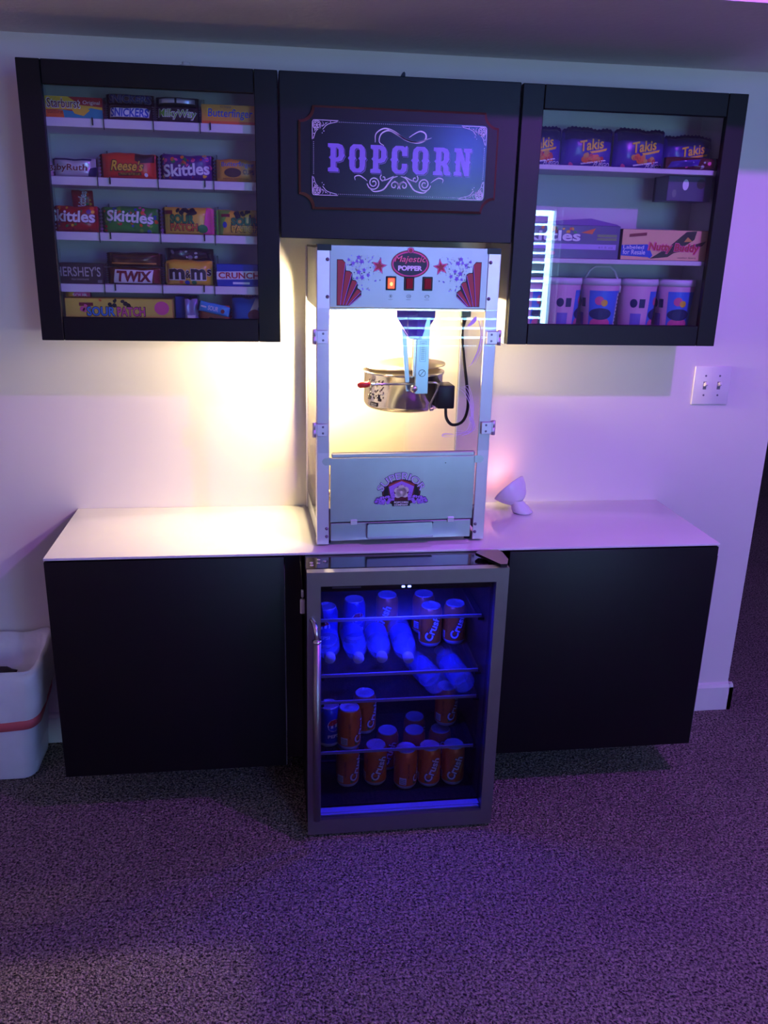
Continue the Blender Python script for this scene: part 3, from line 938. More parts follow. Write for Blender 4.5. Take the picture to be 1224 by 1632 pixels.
chips(1.222, 1.350, 1.852, 'leftmost purple chip bag, cut off by the door frame')
chips(1.352, 1.492, 1.854, 'purple chip bag second from left on the upper shelf')
chips(1.498, 1.640, 1.856, 'purple chip bag third from left on the upper shelf')
chips(1.640, 1.776, 1.845, 'rightmost upright purple chip bag behind the dark slumped bag')
p = Pack(1.618, 1.772, 1.7525, 1.785, -0.185, 0.05, M('dark_red_snack_film', (92, 20, 40), 0.25), 'bag', 'x', wr=.01)
p.p([(.05, .1), (.55, .3), (.6, .8), (.1, .6)], CHIP, .0004).dots(5, [SILV, PINK], (.2, .2, .9, .8), (.08, .2), seed=21)
p.done('snack_bag', 'dark red and purple snack bag lying at right end of upper shelf', 'snack', None)
p = Pack(1.640, 1.765, 1.675, 1.739, -0.155, 0.09, M('dark_clear_tray', (88, 78, 110), 0.3), 'box')
p.e(.4, .65, .07, .22, PWHITE).e(.16, .3, .05, .16, GREY).e(.75, .7, .1, .2, CHOC)
# hangs under the shelf on its rim
p.b.box(-0.0625, 0.0625, 0.03, 0.045, 0.0, 0.064, GREY)
o = p.done('snack_tray', 'dark snack tray tucked under the right end of the upper shelf', 'tray', None)
p = Pack(1.224, 1.516, 1.520, 1.606, -0.165, 0.12, PUW, 'box')
p.t('Skittles', .02, .52, .62, .84, PWHITE, .06, .0, ol=PURP).dots(12, [ORANGE, YEL, GREEN], (.1, .76, .7, .95), (.04, .09), seed=14).p([(.62, .78), (.76, .92), (.73, .74)], ORANGE, .0003)
p.r(.02, .28, .97, .44, M('print_light_violet', (186, 160, 226))).t('61.5 oz', .80, .32, .94, .38, PURP, .0).r(.78, .56, .97, .74, M('print_olive', (128, 150, 90))).r(.78, .64, .97, .66, PURP, .0004).e(.36, .16, .025, .06, PINK)
p.b.prism([(0.02, 0), (0.292, 0), (0.285, 0.004), (0.21, 0.018), (0.06, 0.006)], -0.05, 0.05, M('print_mid_violet', (120, 62, 160)), front(-0.146, 0, 0.086))
p.done('candy_carton', 'open purple candy carton with white band on the middle shelf', 'carton', 'cartons on the middle shelf')
NB = M('peach_carton', (236, 190, 140), 0.5)
p = Pack(1.520, 1.766, 1.520, 1.600, -0.172, 0.13, NB, 'box', side=M('carton_side', (110, 80, 60)))
p.p([(.34, .05), (.55, .45), (.74, .95), (.86, .98), (.84, .70), (.55, .12)], CHOC).p([(.55, .2), (.62, .35), (.98, .66), (.94, .50)], BROWN, .0002)
p.p([(0, .14), (.32, .10), (.34, .06), (.37, .16), (.30, .52), (.0, .48)], BLUE, .0003).t('Labeled', .02, .36, .26, .48, PWHITE, .02, w=.0003).t('for Resale', .02, .18, .28, .34, PWHITE, .02, w=.0003)
p.t('Nutty Buddy', .32, .24, .90, .56, RED, .06, .1, rot=-.02, ol=PINK, w=.0004).p([(.08, .74), (.28, .80), (.28, .90), (.08, .84)], CRIM).p([(.72, .62), (.76, .78), (.82, .64)], GOLD, .0004).t('wafer bars', .66, .08, .88, .13, BROWN, .0)
p.done('snack_carton', 'peach snack carton with chocolate wafer picture on the middle shelf', 'carton', 'cartons on the middle shelf')
# tubs
TUB = M('pink_tub_plastic', (236, 176, 214), 0.4)
TUBL = M('white_tub_lid', (226, 220, 232), 0.35)
LBLB = M('label_blue', (70, 120, 226), 0.35)


def tub(name, x, y, rz, label):
    t = thing('candy_tub', label, 'tub', (x, y, ZB + 0.016), rz, 'candy floss tubs in the right cabinet')
    bd = MB()
    R = lambda z: 0.0435 + 0.070 * z
    bd.lathe([(0.0, 0), (0.0425, 0), (0.0437, 0.003), (R(0.146), 0.146)], TUB, 36)

    def wrap(u, v, w):
        a = u / 0.049
        return Vector(((R(v) + w) * math.sin(a), -(R(v) + w) * math.cos(a), v))
    bd.rect(-0.030, 0.015, 0.085, 0.125, LBLB, wrap, 0.0004, 16)
    bd.rect(0.055, 0.022, 0.083, 0.118, PWHITE, wrap, 0.0008, 6)
    for k in range(9):
        bd.rect(0.058, 0.026 + k * 0.010, 0.080, 0.030 + k * 0.010, NAVY, wrap, 0.0011, 2)
    bd.ell(0.005, 0.035, 0.030, 0.018, PINK, wrap, 0.0010, sub=4)
    bd.ell(0.004, 0.062, 0.032, 0.016, NAVY, wrap, 0.0014, sub=4)
    bd.ell(-0.002, 0.098, 0.012, 0.012, PINK, wrap, 0.0009, sub=1)
    bd.ell(0.012, 0.092, 0.009, 0.009, YEL, wrap, 0.0010, sub=1)
    bd.rect(-0.080, 0.030, -0.050, 0.064, M('label_violet', (120, 100, 200)), wrap, 0.0006, 3)
    bd.ell(-0.073, 0.092, 0.010, 0.012, NAVY, wrap, 0.0006, sub=1)
    bd.rect(-0.058, 0.080, -0.042, 0.104, NAVY, wrap, 0.0006, 2)
    bd.rect(-0.082, 0.012, -0.052, 0.018, PURP, wrap, 0.0006, 2)
    bd.build('body', t)
    MB().lathe([(0.0, 0.156), (0.050, 0.156), (0.0548, 0.158), (0.0554, 0.150), (0.0554, 0.140), (0.054, 0.140)], TUBL, 36).build('lid', t)
    return t


T0 = tub('candy_tub', 1.273, -0.105, 0.9, 'leftmost candy floss tub, partly behind the door stile')
dup(T0, (1.385, -0.105, ZB + 0.016), (0, 0, 1.15), 'pink candy floss tub with small blue marks, second from left')
t3 = dup(T0, (1.497, -0.107, ZB + 0.016), (0, 0, -0.30), 'candy floss tub with blue label under the raised white handle')
hd = MB().tube([(-0.054, 0.0, 0.12), (-0.054, -0.004, 0.135), (-0.034, -0.012, 0.178), (-0.020, -0.014, 0.189), (0.020, -0.014, 0.189), (0.034, -0.012, 0.178), (0.054, -0.004, 0.135), (0.054, 0, 0.12)], 0.0028, PWHITE, 8)
hd.build('handle', t3)
dup(T0, (1.609, -0.105, ZB + 0.016), (0, 0, 0.95), 'pink candy floss tub with small blue marks, second from right')
dup(T0, (1.721, -0.105, ZB + 0.016), (0, 0, -0.15), 'candy floss tub with blue label at the right end of its row')

# ================================================================== COUNTER AND BASE CABINETS
ct = MB().box(-0.001, 1.797, -0.414, -0.001, 0.772, 0.779, WTOP, 0.0015, seg=2)
tag(ct.build('counter_top', loc=(0.898, -0.2, 0.772)), 'long glossy white counter top bridging the two black base cabinets', 'counter')


EDGE = M('door_edge_band', (120, 112, 118), 0.5)


def base(x0, x1, label):
    r = thing('base_cabinet', label, 'cabinet', (x0, 0, 0.141))
    w = x1 - x0
    MB().box(0.001, w - 0.001, -0.396, -0.001, 0, 0.631, DARKIN, 0.001).build('carcass', r)
    MB().box(0, w - 0.002, -0.413, -0.397, 0, 0.627, DARK, 0.0015, seg=2).box(w - 0.0022, w - 0.0010, -0.4128, -0.398, 0.001, 0.60, EDGE).build('door', r)
    return r


lb_ = base(-0.001, 0.599, 'black wall-hung base cabinet left of the drinks fridge')
MB().box(0.601, 0.645, -0.372, -0.356, 0.0, 0.630, DARKIN).build('filler_panel', lb_)
base(1.199, 1.797, 'black wall-hung base cabinet right of the drinks fridge')

# light switch
sw = thing('light_switch', 'white double light switch plate on the wall right of the cabinets', 'switch', (1.928, 0, 1.149))
pl = MB()
pl.box(-0.060, 0.060, -0.0065, 0, -0.060, 0.060, TRIMW, 0.003, seg=2)
SCR = M('screw_head', (120, 112, 130), 0.4, 0.5)
for x in (-0.023, 0.023):
    pl.box(x - 0.0055, x + 0.0055, -0.0068, -0.0064, -0.012, 0.012, GREY)
    for zz in (-0.03, 0.03):
        pl.lathe([(0.0032, 0), (0.0030, 0.0012)], SCR, 10, Matrix.Translation((x, -0.0064, zz)) @ Matrix.Rotation(PI / 2, 4, 'X'), cap1=True)
pl.build('plate', sw)
for x, s_ in ((-0.023, 1), (0.023, 1)):
    tg = MB()
    tg.box(-0.004, 0.004, -0.016, 0, -0.005, 0.005, TRIMW, 0.001, Matrix.Translation((x, -0.005, 0.001)) @ Matrix.Rotation(-0.5 * s_, 4, 'X'))
    tg.build('toggle', sw)

# ================================================================== POPCORN MACHINE
MZ = 0.779
pmx = thing('popcorn_machine', 'lit steel popcorn machine with glass sides on the white counter', 'popcorn machine', (0.9115, -0.3605, MZ), 0.040)
HWm, DM = 0.2275, 0.345      # half width, depth (local y 0..DM)
F = front()
# corner posts
for nm, sx in (('l', -1), ('r', 1)):
    f = MB()
    a0, a1 = (-HWm, -0.196) if sx < 0 else (0.196, HWm)
    f.box(a0, a1, -0.002, 0.004, 0.006, 0.757, ALU, 0.001)
    e0 = -HWm if sx < 0 else HWm - 0.003
    f.box(e0, e0 + 0.003, 0.0, 0.026, 0.006, 0.757, ALU)
    f.box(min(sx * 0.2265, sx * 0.193), max(sx * 0.2265, sx * 0.193), -0.0035, 0.03, 0.750, 0.764, BLACK)
    for zz in (0.028, 0.050, 0.643, 0.730):
        f.lathe([(0.0045, 0), (0.004, 0.002), (0.0, 0.003)], SCR, 12, Matrix.Translation((sx * 0.202, -0.002, zz)) @ Matrix.Rotation(PI / 2, 4, 'X'))
    f.build('front_post', pmx)
    f = MB()
    f.box(e0, e0 + 0.003, DM - 0.012, DM, 0.006, 0.757, ALU).box(min(sx * HWm, sx * 0.2), max(sx * HWm, sx * 0.2), DM - 0.003, DM, 0.006, 0.757, ALU)
    f.build('rear_post', pmx)
    # side: header sheet, glass, lower sheet
    x0 = sx * 0.2235
    sp = MB()
    sp.box(min(x0, x0 - sx * 0.0015), max(x0, x0 - sx * 0.0015), 0.02, DM - 0.02, 0.612, 0.755, STEEL)
    for k in range(4):
        sp.box(min(x0 + sx * 0.0005, x0 + sx * 0.0002), max(x0 + sx * 0.0005, x0 + sx * 0.0002), 0.05, 0.055, 0.690 + k * 0.014, 0.700 + k * 0.014, INK)
    sp.build('side_header', pmx)
    MB().box(min(x0, x0 - sx * 0.0015), max(x0, x0 - sx * 0.0015), 0.02, DM - 0.008, 0.008, 0.060, STEEL).build('side_base', pmx)
    MB().box(x0 - 0.0015, x0 + 0.0015, 0.018, DM - 0.008, 0.060, 0.612, SIDEG).build('side_glass', pmx)
# header
h = MB()
h.box(-0.196, 0.196, -0.0005, 0.003, 0.618, 0.763, HSTEEL, 0.0008)
h.box(-0.2225, 0.2225, 0.004, DM - 0.004, 0.755, 0.760, BLACK)
h.box(-0.2215, 0.2215, 0.004, DM - 0.004, 0.612, 0.616, STEELM)
Fh = front(0, -0.0006, 0)
MAR = M('print_maroon', (160, 52, 52))
VIO = M('print_violet_star', (126, 96, 206))
DG = M('print_dark_green', (34, 58, 56))
for sx in (-1, 1):
    g = lambda u, v, w, sx=sx: Fh(sx * u, v, w)
    # fan of five flaring strips
    cx, cz = 0.150, 0.626
    tips = [(0.178, 0.158, 0.728), (0.157, 0.143, 0.702), (0.142, 0.131, 0.681), (0.131, 0.123, 0.660), (0.122, 0.117, 0.644)]
    h.fill([[(0.1795, 0.6225), (0.1795, 0.7305), (0.165, 0.7305), (0.158, 0.722), (0.157, 0.705), (0.148, 0.7045), (0.142, 0.700), (0.141, 0.684), (0.134, 0.683), (0.129, 0.677), (0.1285, 0.664), (0.124, 0.662), (0.119, 0.657), (0.119, 0.646), (0.147, 0.6225)]], INK, g, 0.0003)
    base_u = [0.178, 0.169, 0.162, 0.155, 0.149, 0.1455]
    edge = [((0.178, 0.729), (0.166, 0.729), (0.159, 0.722)), ((0.158, 0.703), (0.149, 0.703), (0.143, 0.698)), ((0.142, 0.682), (0.135, 0.681), (0.130, 0.676)), ((0.130, 0.661), (0.125, 0.660), (0.1205, 0.655)), ((0.1215, 0.648), (0.1195, 0.648), (0.1195, 0.647))]
    for k in range(5):
        h.fill([[(base_u[k], 0.624)] + list(edge[k]) + [(base_u[k + 1] + 0.0016, 0.624)]], MAR, g, 0.0006)
        h.ribbon([(base_u[k + 1] + 0.0012, 0.624), (edge[k][2][0], edge[k][2][1])], 0.0011, LAV, g, 0.0008, 1, False)
    # star swarm
    q = random.Random(5)
    for k in range(150):
        t = q.random()
        uu = 0.155 - 0.085 * q.random(); vv = 0.740 - 0.085 * q.random() ** 1.3 - 0.25 * max(0, 0.11 - uu) * 0
        if uu > 0.148 and vv < 0.715:
            continue
        if (uu < 0.10 and vv < 0.68):
            continue
        h.star(uu, vv, q.choice([0.0012, 0.0018, 0.0025]), q.choice([VIO, VIO, GREY, NAVY]), g, 0.0003, q.random() * 6)
    for uu, vv, r in ((0.140, 0.722, .0065), (0.151, 0.730, .005), (0.131, 0.727, .0055), (0.127, 0.736, .007), (0.120, 0.726, .008), (0.126, 0.702, .008), (0.113, 0.707, .0065), (0.103, 0.695, .0065), (0.118, 0.690, .008), (0.130, 0.688, .005)):
        h.star(uu, vv, r, VIO, g, 0.0005, uu * 90)
    # big star
    h.star(0.0765, 0.7165, 0.0205, INK, g, 0.0003, 0.18)
    h.star(0.0765, 0.7165, 0.0190, PINK, g, 0.0005, 0.18)
    h.star(0.0765, 0.7165, 0.0135, MAR, g, 0.0007, 0.18)
# oval badge
h.ell(0, 0.7225, 0.0475, 0.0325, INK, Fh, 0.0003, n=40).ell(0, 0.7225, 0.0465, 0.0315, MAR, Fh, 0.0005, n=40).ell(0, 0.7225, 0.0445, 0.0295, PINK, Fh, 0.0007, n=40).ell(0, 0.7225, 0.0415, 0.0265, DG, Fh, 0.0009, n=40)
h.ell(0, 0.7545, 0.0085, 0.0070, INK, Fh, 0.0011, n=20).ell(0, 0.7545, 0.0076, 0.0062, PINK, Fh, 0.0013, n=20).ell(0, 0.754, 0.0045, 0.0048, MAR, Fh, 0.0015, n=16)
h.text('Majestic', 0, 0.7325, 0.076, 0.019, M('badge_rose', (250, 130, 150)), Fh, 0.0016, 0.0, 0.3)
h.text('Majestic', 0.0004, 0.7320, 0.078, 0.020, M('badge_wine', (120, 24, 40)), Fh, 0.0013, 0.035, 0.3)
h.text('POPPER', 0, 0.7130, 0.060, 0.012, PWHITE, Fh, 0.0014, 0.05)
# small legends under the switches
for i, u in enumerate((-0.0465, -0.0015, 0.0445)):
    h.text(('LIGHT', 'HEAT', 'MOTOR')[i], u, 0.6385, 0.011, 0.0022, INK, Fh, 0.0004, 0.0)
    h.ell(u, 0.6465, 0.0042 if i == 0 else 0.006, 0.0042, INK, Fh, 0.0003, hole=0.86, n=18)
    if i == 0:
        h.ell(u, 0.6465, 0.0016, 0.0022, INK, Fh, 0.0004, n=10)
    elif i == 1:
        for k in (-1, 0, 1):
            h.ribbon([(u + k * 0.0025, 0.644), (u + k * 0.0025 + 0.0008, 0.6465), (u + k * 0.0025, 0.649)], 0.0008, INK, Fh, 0.0004, 3, False)
    else:
        h.ribbon([(u - 0.005, 0.645), (u + 0.001, 0.649), (u + 0.006, 0.646)], 0.0008, INK, Fh, 0.0004, 3, False)
hd = h.build('header_panel', pmx)
SWR = M('red_rocker', (140, 10, 26), 0.5, spec=0.2)
SWL = M('lit_orange_rocker', (255, 70, 10), 0.3, emit=(255, 80, 10), estr=1.6)
SWC = M('rocker_glow', (255, 200, 60), 0.3, emit=(255, 190, 60), estr=5.0)
for i, u in enumerate((-0.0465, -0.0015, 0.0445)):
    r_ = MB().box(u - 0.0125, u + 0.0125, -0.004, 0.0, 0.6605, 0.6935, BLACK, 0.001).build('switch_bezel', pmx)
    k = MB()
    k.box(u - 0.0085, u + 0.0085, -0.0065, -0.0038, 0.6645, 0.6895, SWL if i == 0 else SWR, 0.0012)
    if i == 0:
        k.ell(u, 0.6755, 0.003, 0.004, SWC, front(0, -0.0066, 0), 0.0002, n=14)
    k = k.build('rocker', r_)
    if i == 0:
        k['label'] = 'glowing orange rocker switch'
# back wall, deck
MB().box(-0.222, 0.222, DM - 0.006, DM - 0.003, 0.060, 0.612, CREAM).build('back_panel', pmx)
MB().box(-0.222, 0.222, 0.004, DM - 0.006, 0.100, 0.104, STEELM).build('popping_deck', pmx)
# lower front
lf = MB()
lf.box(-0.1925, 0.1925, 0.0, 0.003, 0.066, 0.239, STEEL, 0.0008)
lf.box(-0.190, 0.190, -0.0015, 0.010, 0.240, 0.253, STEEL, 0.003)
for sx in (-1, 1):
    lf.prism([(sx * 0.190, 0.222), (sx * 0.207, 0.222), (sx * 0.2125, 0.2265), (sx * 0.2145, 0.232), (sx * 0.2125, 0.2375), (sx * 0.207, 0.241), (sx * 0.190, 0.241)], 0.0, 0.0030, STEEL, F)
LX, LZ = -0.0045, 0.150
Fl = front(LX, -0.0006, LZ)
lf.text('SUPERIOR', 0, 0.039, 0.150, 0.0215, NAVY, Fl, 0.0003, 0.035, arc=0.062)
lf.text('SUPERIOR', 0, 0.039, 0.147, 0.0185, M('print_pale_lavender', (214, 190, 240)), Fl, 0.0006, 0.0, arc=0.063)
lf.ell(0, -0.006, 0.052, 0.036, INK, Fl, 0.0002, n=32)
lf.ell(0, -0.006, 0.050, 0.034, M('print_wine', (88, 18, 34)), Fl, 0.0003, n=32)
for sx in (-1, 1):
    g = lambda u, v, w, sx=sx: Fl(sx * u, v, w)
    lf.fill([[(0.046, 0.0), (0.036, 0.018), (0.034, -0.02), (0.048, -0.02)]], INK, g, 0.0005)
    lf.fill([[(0, 0.026), (0.030, 0.012), (0.034, 0.010), (0.026, -0.028), (0.018, -0.028), (0.020, 0.004), (0, 0.016)]], LAV, g, 0.0006)
    lf.fill([[(0, 0.031), (0.006, 0.026), (0.034, 0.016), (0.035, 0.011), (0.0, 0.025)]], MAR, g, 0.0008)
    q = random.Random(3)
    for k in range(34):
        a, c = q.random(), q.random()
        lf.ell(0.020 + 0.050 * a, -0.034 + (0.028 - 0.020 * a) * c, 0.0056, 0.0046, INK if k % 2 == 0 else VIO, g, 0.0009 + k * 0.00002, q.random() * 3, 9)
        lf.ell(0.020 + 0.050 * a, -0.034 + (0.028 - 0.020 * a) * c, 0.0046, 0.0038, LAV, g, 0.00092 + k * 0.00002, q.random() * 3, 9)
POPW = M('print_popcorn_white', (214, 214, 196))
for a, c, r in ((0, -0.002, .015), (-.011, .003, .009), (.010, .004, .010), (-.009, -.010, .009), (.010, -.010, .008), (0, .010, .009)):
    lf.ell(a, c - 0.003, r, r * .86, POPW, Fl, 0.0012, n=14)
lf.rect(-0.024, -0.043, 0.024, -0.028, INK, Fl, 0.0022)
lf.text('POPCORN', 0, -0.0325, 0.038, 0.0052, PWHITE, Fl, 0.0025, 0.03)
lf.text('COMPANY', 0, -0.0393, 0.038, 0.0050, PWHITE, Fl, 0.0025, 0.03)
lf.lathe([(0.0015, 0), (0.0, 0.0006)], INK, 8, Matrix.Translation((0.112, -0.0002, 0.222)) @ Matrix.Rotation(PI / 2, 4, 'X'))
lf.build('lower_panel', pmx)
dw = MB()
dw.box(-0.191, 0.189, 0.0, 0.02, 0.014, 0.063, STEEL, 0.001)
dwo = dw.build('drawer', pmx)
ft = MB()
ft.add([(-0.092, -0.0125, 0.062), (0.080, -0.0125, 0.062), (0.083, -0.014, 0.026), (-0.094, -0.014, 0.026), (-0.092, 0, 0.055), (0.080, 0, 0.055)], [(0, 1, 2, 3)], STEEL)
ft.box(-0.094, 0.083, -0.0145, 0.002, 0.020, 0.0265, STEEL, 0.001)
ft.box(-0.095, -0.0925, -0.013, 0.0, 0.022, 0.060, STEEL).box(0.0815, 0.084, -0.013, 0.0, 0.022, 0.060, STEEL)
ft.build('drawer_pull', dwo)
for u in (-0.130, 0.133):
    MB().box(u - 0.009, u + 0.009, -0.004, 0.001, 0.058, 0.072, ALU, 0.001).build('latch', pmx)
for u in (-0.197, 0.190):
    for y in (0.03, DM - 0.04):
        MB().lathe([(0.0, 0.0), (0.009, 0.0), (0.009, 0.005), (0.004, 0.006), (0.004, 0.014)], BLACK, 16, Matrix.Translation((u, y, 0))).build('foot', pmx)
# doors of clear acrylic with hinges
for i, (a, c) in enumerate(((-0.2245, -0.0035), (-0.0015, 0.2245))):
    d = MB().box(a, c, -0.0075, -0.0035, 0.256, 0.616, ACRYL)
    if i:
        PRT = M('print_pale_violet', (222, 200, 238))
        Fd = front(0, -0.0076, 0)
        for k in range(4):
            e = k * 0.0068
            d.ribbon([(0.128 + e, 0.424), (0.150 + e * .6, 0.408 + e * .8), (0.166 + e * .5, 0.380), (0.172 + e * .3, 0.345), (0.164 + e, 0.312), (0.140 + e, 0.298 + e * .5), (0.112 + e * 1.2, 0.294 + e * .8)], 0.0017, PRT, Fd, 0.0003)
        d.ribbon([(0.175, 0.600), (0.186, 0.560), (0.182, 0.520), (0.168, 0.486), (0.158, 0.476)], 0.003, PRT, Fd, 0.0003)
        d.ribbon([(0.183, 0.600), (0.190, 0.560), (0.188, 0.520), (0.174, 0.482)], 0.002, PRT, Fd, 0.0003)
        d.ribbon([(0.172, 0.33), (0.168, 0.345), (0.178, 0.33), (0.176, 0.308), (0.150, 0.296)], 0.0045, PRT, Fd, 0.0003)
        d.ribbon([(0.112, 0.294), (0.098, 0.296), (0.104, 0.302), (0.130, 0.300)], 0.003, PRT, Fd, 0.0003)
        d.ribbon([(0.150, 0.575), (0.166, 0.590), (0.170, 0.600)], 0.01, PRT, Fd, 0.0003)
    d.build('glass_door', pmx)
for sx in (-1, 1):
    for zz in (0.548, 0.316):
        hg = MB()
        hg.box(min(sx * 0.201, sx * 0.2285), max(sx * 0.201, sx * 0.2285), -0.0115, -0.0078, zz - 0.016, zz + 0.016, ALU, 0.0012)
        hg.tube([(sx * 0.2345, -0.006, zz - 0.019), (sx * 0.2345, -0.006, zz + 0.001)], 0.0052, ALU, 12)
        hg.tube([(sx * 0.2345, -0.006, zz + 0.002), (sx * 0.2345, -0.006, zz + 0.019)], 0.0052, ALU, 12)
        hg.box(min(sx * 0.2285, sx * 0.2315), max(sx * 0.2285, sx * 0.2315), -0.0115, 0.012, zz - 0.010, zz + 0.016, ALU)
        for q in (-0.008, 0.008):
            hg.lathe([(0.003, 0), (0.0026, 0.0015)], SCR, 10, Matrix.Translation((sx * 0.213, -0.0115, zz + q)) @ Matrix.Rotation(PI / 2, 4, 'X'), cap1=True)
        hg.build('hinge', pmx)
# kettle hanger
PURB = M('purple_lit_steel', (66, 18, 190), 0.4)  # purple light mirrored by the bare metal bracket, put into its colour
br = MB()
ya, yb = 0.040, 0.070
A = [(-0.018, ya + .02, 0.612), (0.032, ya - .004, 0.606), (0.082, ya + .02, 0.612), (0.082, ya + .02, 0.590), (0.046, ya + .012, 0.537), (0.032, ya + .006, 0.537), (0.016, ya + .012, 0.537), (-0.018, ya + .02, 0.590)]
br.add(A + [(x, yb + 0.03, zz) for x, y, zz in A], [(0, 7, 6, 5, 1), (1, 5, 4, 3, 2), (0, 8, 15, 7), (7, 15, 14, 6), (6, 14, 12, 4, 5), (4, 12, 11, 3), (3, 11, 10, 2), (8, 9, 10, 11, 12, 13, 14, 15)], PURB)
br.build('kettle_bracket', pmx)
STB = M('brushed_arm_steel', (176, 196, 206), 0.3, 0.9)
ar = MB()
ar.box(0.034, 0.068, 0.052, 0.066, 0.396, 0.590, STB, 0.001)
ar.box(0.026, 0.034, 0.052, 0.070, 0.440, 0.560, STEELM, 0.001)
ar.add([(-0.006, 0.070, 0.585), (0.008, 0.070, 0.585), (0.024, 0.070, 0.400), (0.014, 0.070, 0.400), (-0.006, 0.074, 0.585), (0.008, 0.074, 0.585), (0.024, 0.074, 0.400), (0.014, 0.074, 0.400)], [(0, 3, 2, 1), (4, 5, 6, 7), (0, 1, 5, 4), (1, 2, 6, 5), (2, 3, 7, 6), (3, 0, 4, 7)], STB)
Fa = front(0.051, 0.0519, 0.5)
ar.ell(0, -0.050, 0.0095, 0.0095, INK, Fa, 0.0003, hole=0.85, n=24)
ar.ribbon([(-0.006, -0.057), (0.006, -0.043)], 0.0014, INK, Fa, 0.0003, 1, False)
ar.fill([rrect(0.008, 0.026, 0.001, cy=0.006), rrect(0.0074, 0.0254, 0.001, cy=0.006)], INK, Fa, 0.0003)
for k in range(9):
    ar.rect(-0.005, -0.014 + k * 0.005, 0.005, -0.0128 + k * 0.005, INK, Fa, 0.0003)
ar.lathe([(0.010, 0), (0.010, 0.006), (0.007, 0.012), (0, 0.013)], CHROME, 16, Matrix.Translation((0.030, 0.054, 0.410)) @ Matrix.Rotation(PI / 2, 4, 'X'))
ar.build('kettle_arm', pmx)
# kettle
KX, KY, KZ, KR = 0.028, 0.185, 0.336, 0.108
kt = MB()
kt.lathe([(0.0, 0.0), (0.085, 0.0), (KR - 0.006, 0.006), (KR, 0.016), (KR, 0.096), (KR + 0.004, 0.098), (KR + 0.004, 0.103), (KR - 0.003, 0.103), (KR - 0.003, 0.09), (0.0, 0.088)], STEELM, 48, Matrix.Translation((KX, KY, KZ)))


def kw(u, v, w):
    a = u / KR
    return Vector((KX + (KR + w) * math.sin(a), KY - (KR + w) * math.cos(a), KZ + v))


kq = random.Random(4)
for k in range(60):
    kt.ell(-0.105 + kq.uniform(-.03, .03), 0.05 + kq.uniform(-.02, .034), 0.0024, 0.0017, [INK, POPW, CHOC][k % 3], kw, 0.0004 + k * 0.00001, kq.random() * 3, 8)
kt.rect(-0.122, 0.014, -0.092, 0.024, INK, kw, 0.0012, 1)
kt.text('POPCORN', -0.107, 0.021, 0.022, 0.003, PWHITE, kw, 0.0016, 0.02)
kt.text('COMPANY', -0.107, 0.0168, 0.022, 0.003, PWHITE, kw, 0.0016, 0.02)
kt.fill([[(-0.135, 0.03), (-0.122, 0.05), (-0.122, 0.03)]], INK, kw, 0.0006, 1)
kt.fill([[(-0.080, 0.03), (-0.092, 0.05), (-0.092, 0.03)]], INK, kw, 0.0006, 1)
kto = kt.build('kettle', pmx)
LIDM = M('kettle_lid_steel', (196, 184, 160), 0.28, 0.9)
ld_ = MB()
ld_.lathe([(0.0, 0.012), (0.05, 0.010), (KR + 0.002, 0.0), (KR + 0.002, 0.003), (0.05, 0.014), (0.0, 0.016)], LIDM, 40, Matrix.Translation((KX + 0.004, KY, KZ + 0.116)) @ Matrix.Rotation(-0.05, 4, 'Y'))
ld_.build('kettle_lid', kto)
hn = MB()
hn.tube([(0.04, 0.060, 0.421), (-0.080, 0.055, 0.421), (-0.088, 0.055, 0.421)], 0.0032, CHROME, 8)
hno = hn.build('kettle_handle', kto)
gp = MB()
gp.tube([(-0.118, 0.053, 0.419), (-0.112, 0.053, 0.4195), (-0.092, 0.054, 0.421), (-0.086, 0.055, 0.421)], [0.004, 0.0085, 0.008, 0.006], M('red_handle_grip', (210, 24, 30), 0.35), 12)
gp = gp.build('grip', hno)
gp['label'] = 'red handle grip'
ck = MB().tube([(0.062, 0.060, 0.424), (0.090, 0.060, 0.424), (0.098, 0.060, 0.419), (0.096, 0.061, 0.405), (0.076, 0.064, 0.362), (0.079, 0.066, 0.350), (0.090, 0.080, 0.348)], 0.003, CHROME, 8)
ck.build('crank_rod', kto)
MB().box(0.100, 0.146, 0.070, 0.135, 0.352, 0.414, BLACK, 0.003, seg=2).build('terminal_box', kto)
MB().tube([(0.130, 0.10, 0.352), (0.134, 0.10, 0.320), (0.152, 0.10, 0.302), (0.180, 0.10, 0.312), (0.192, 0.10, 0.350), (0.186, 0.10, 0.410), (0.174, 0.10, 0.480), (0.166, 0.10, 0.540), (0.168, 0.10, 0.580)], 0.0042, BLACK, 8, 5).build('power_cord', kto)
pg = MB()
TEAL = M('teal_plug', (36, 78, 84), 0.4)
pg.box(0.158, 0.184, 0.088, 0.112, 0.590, 0.612, TEAL, 0.002)
pg.tube([(0.169, 0.10, 0.592), (0.168, 0.10, 0.578), (0.167, 0.10, 0.566)], [0.009, 0.007, 0.005], BLACK, 10)
pg.build('cord_socket', pmx)
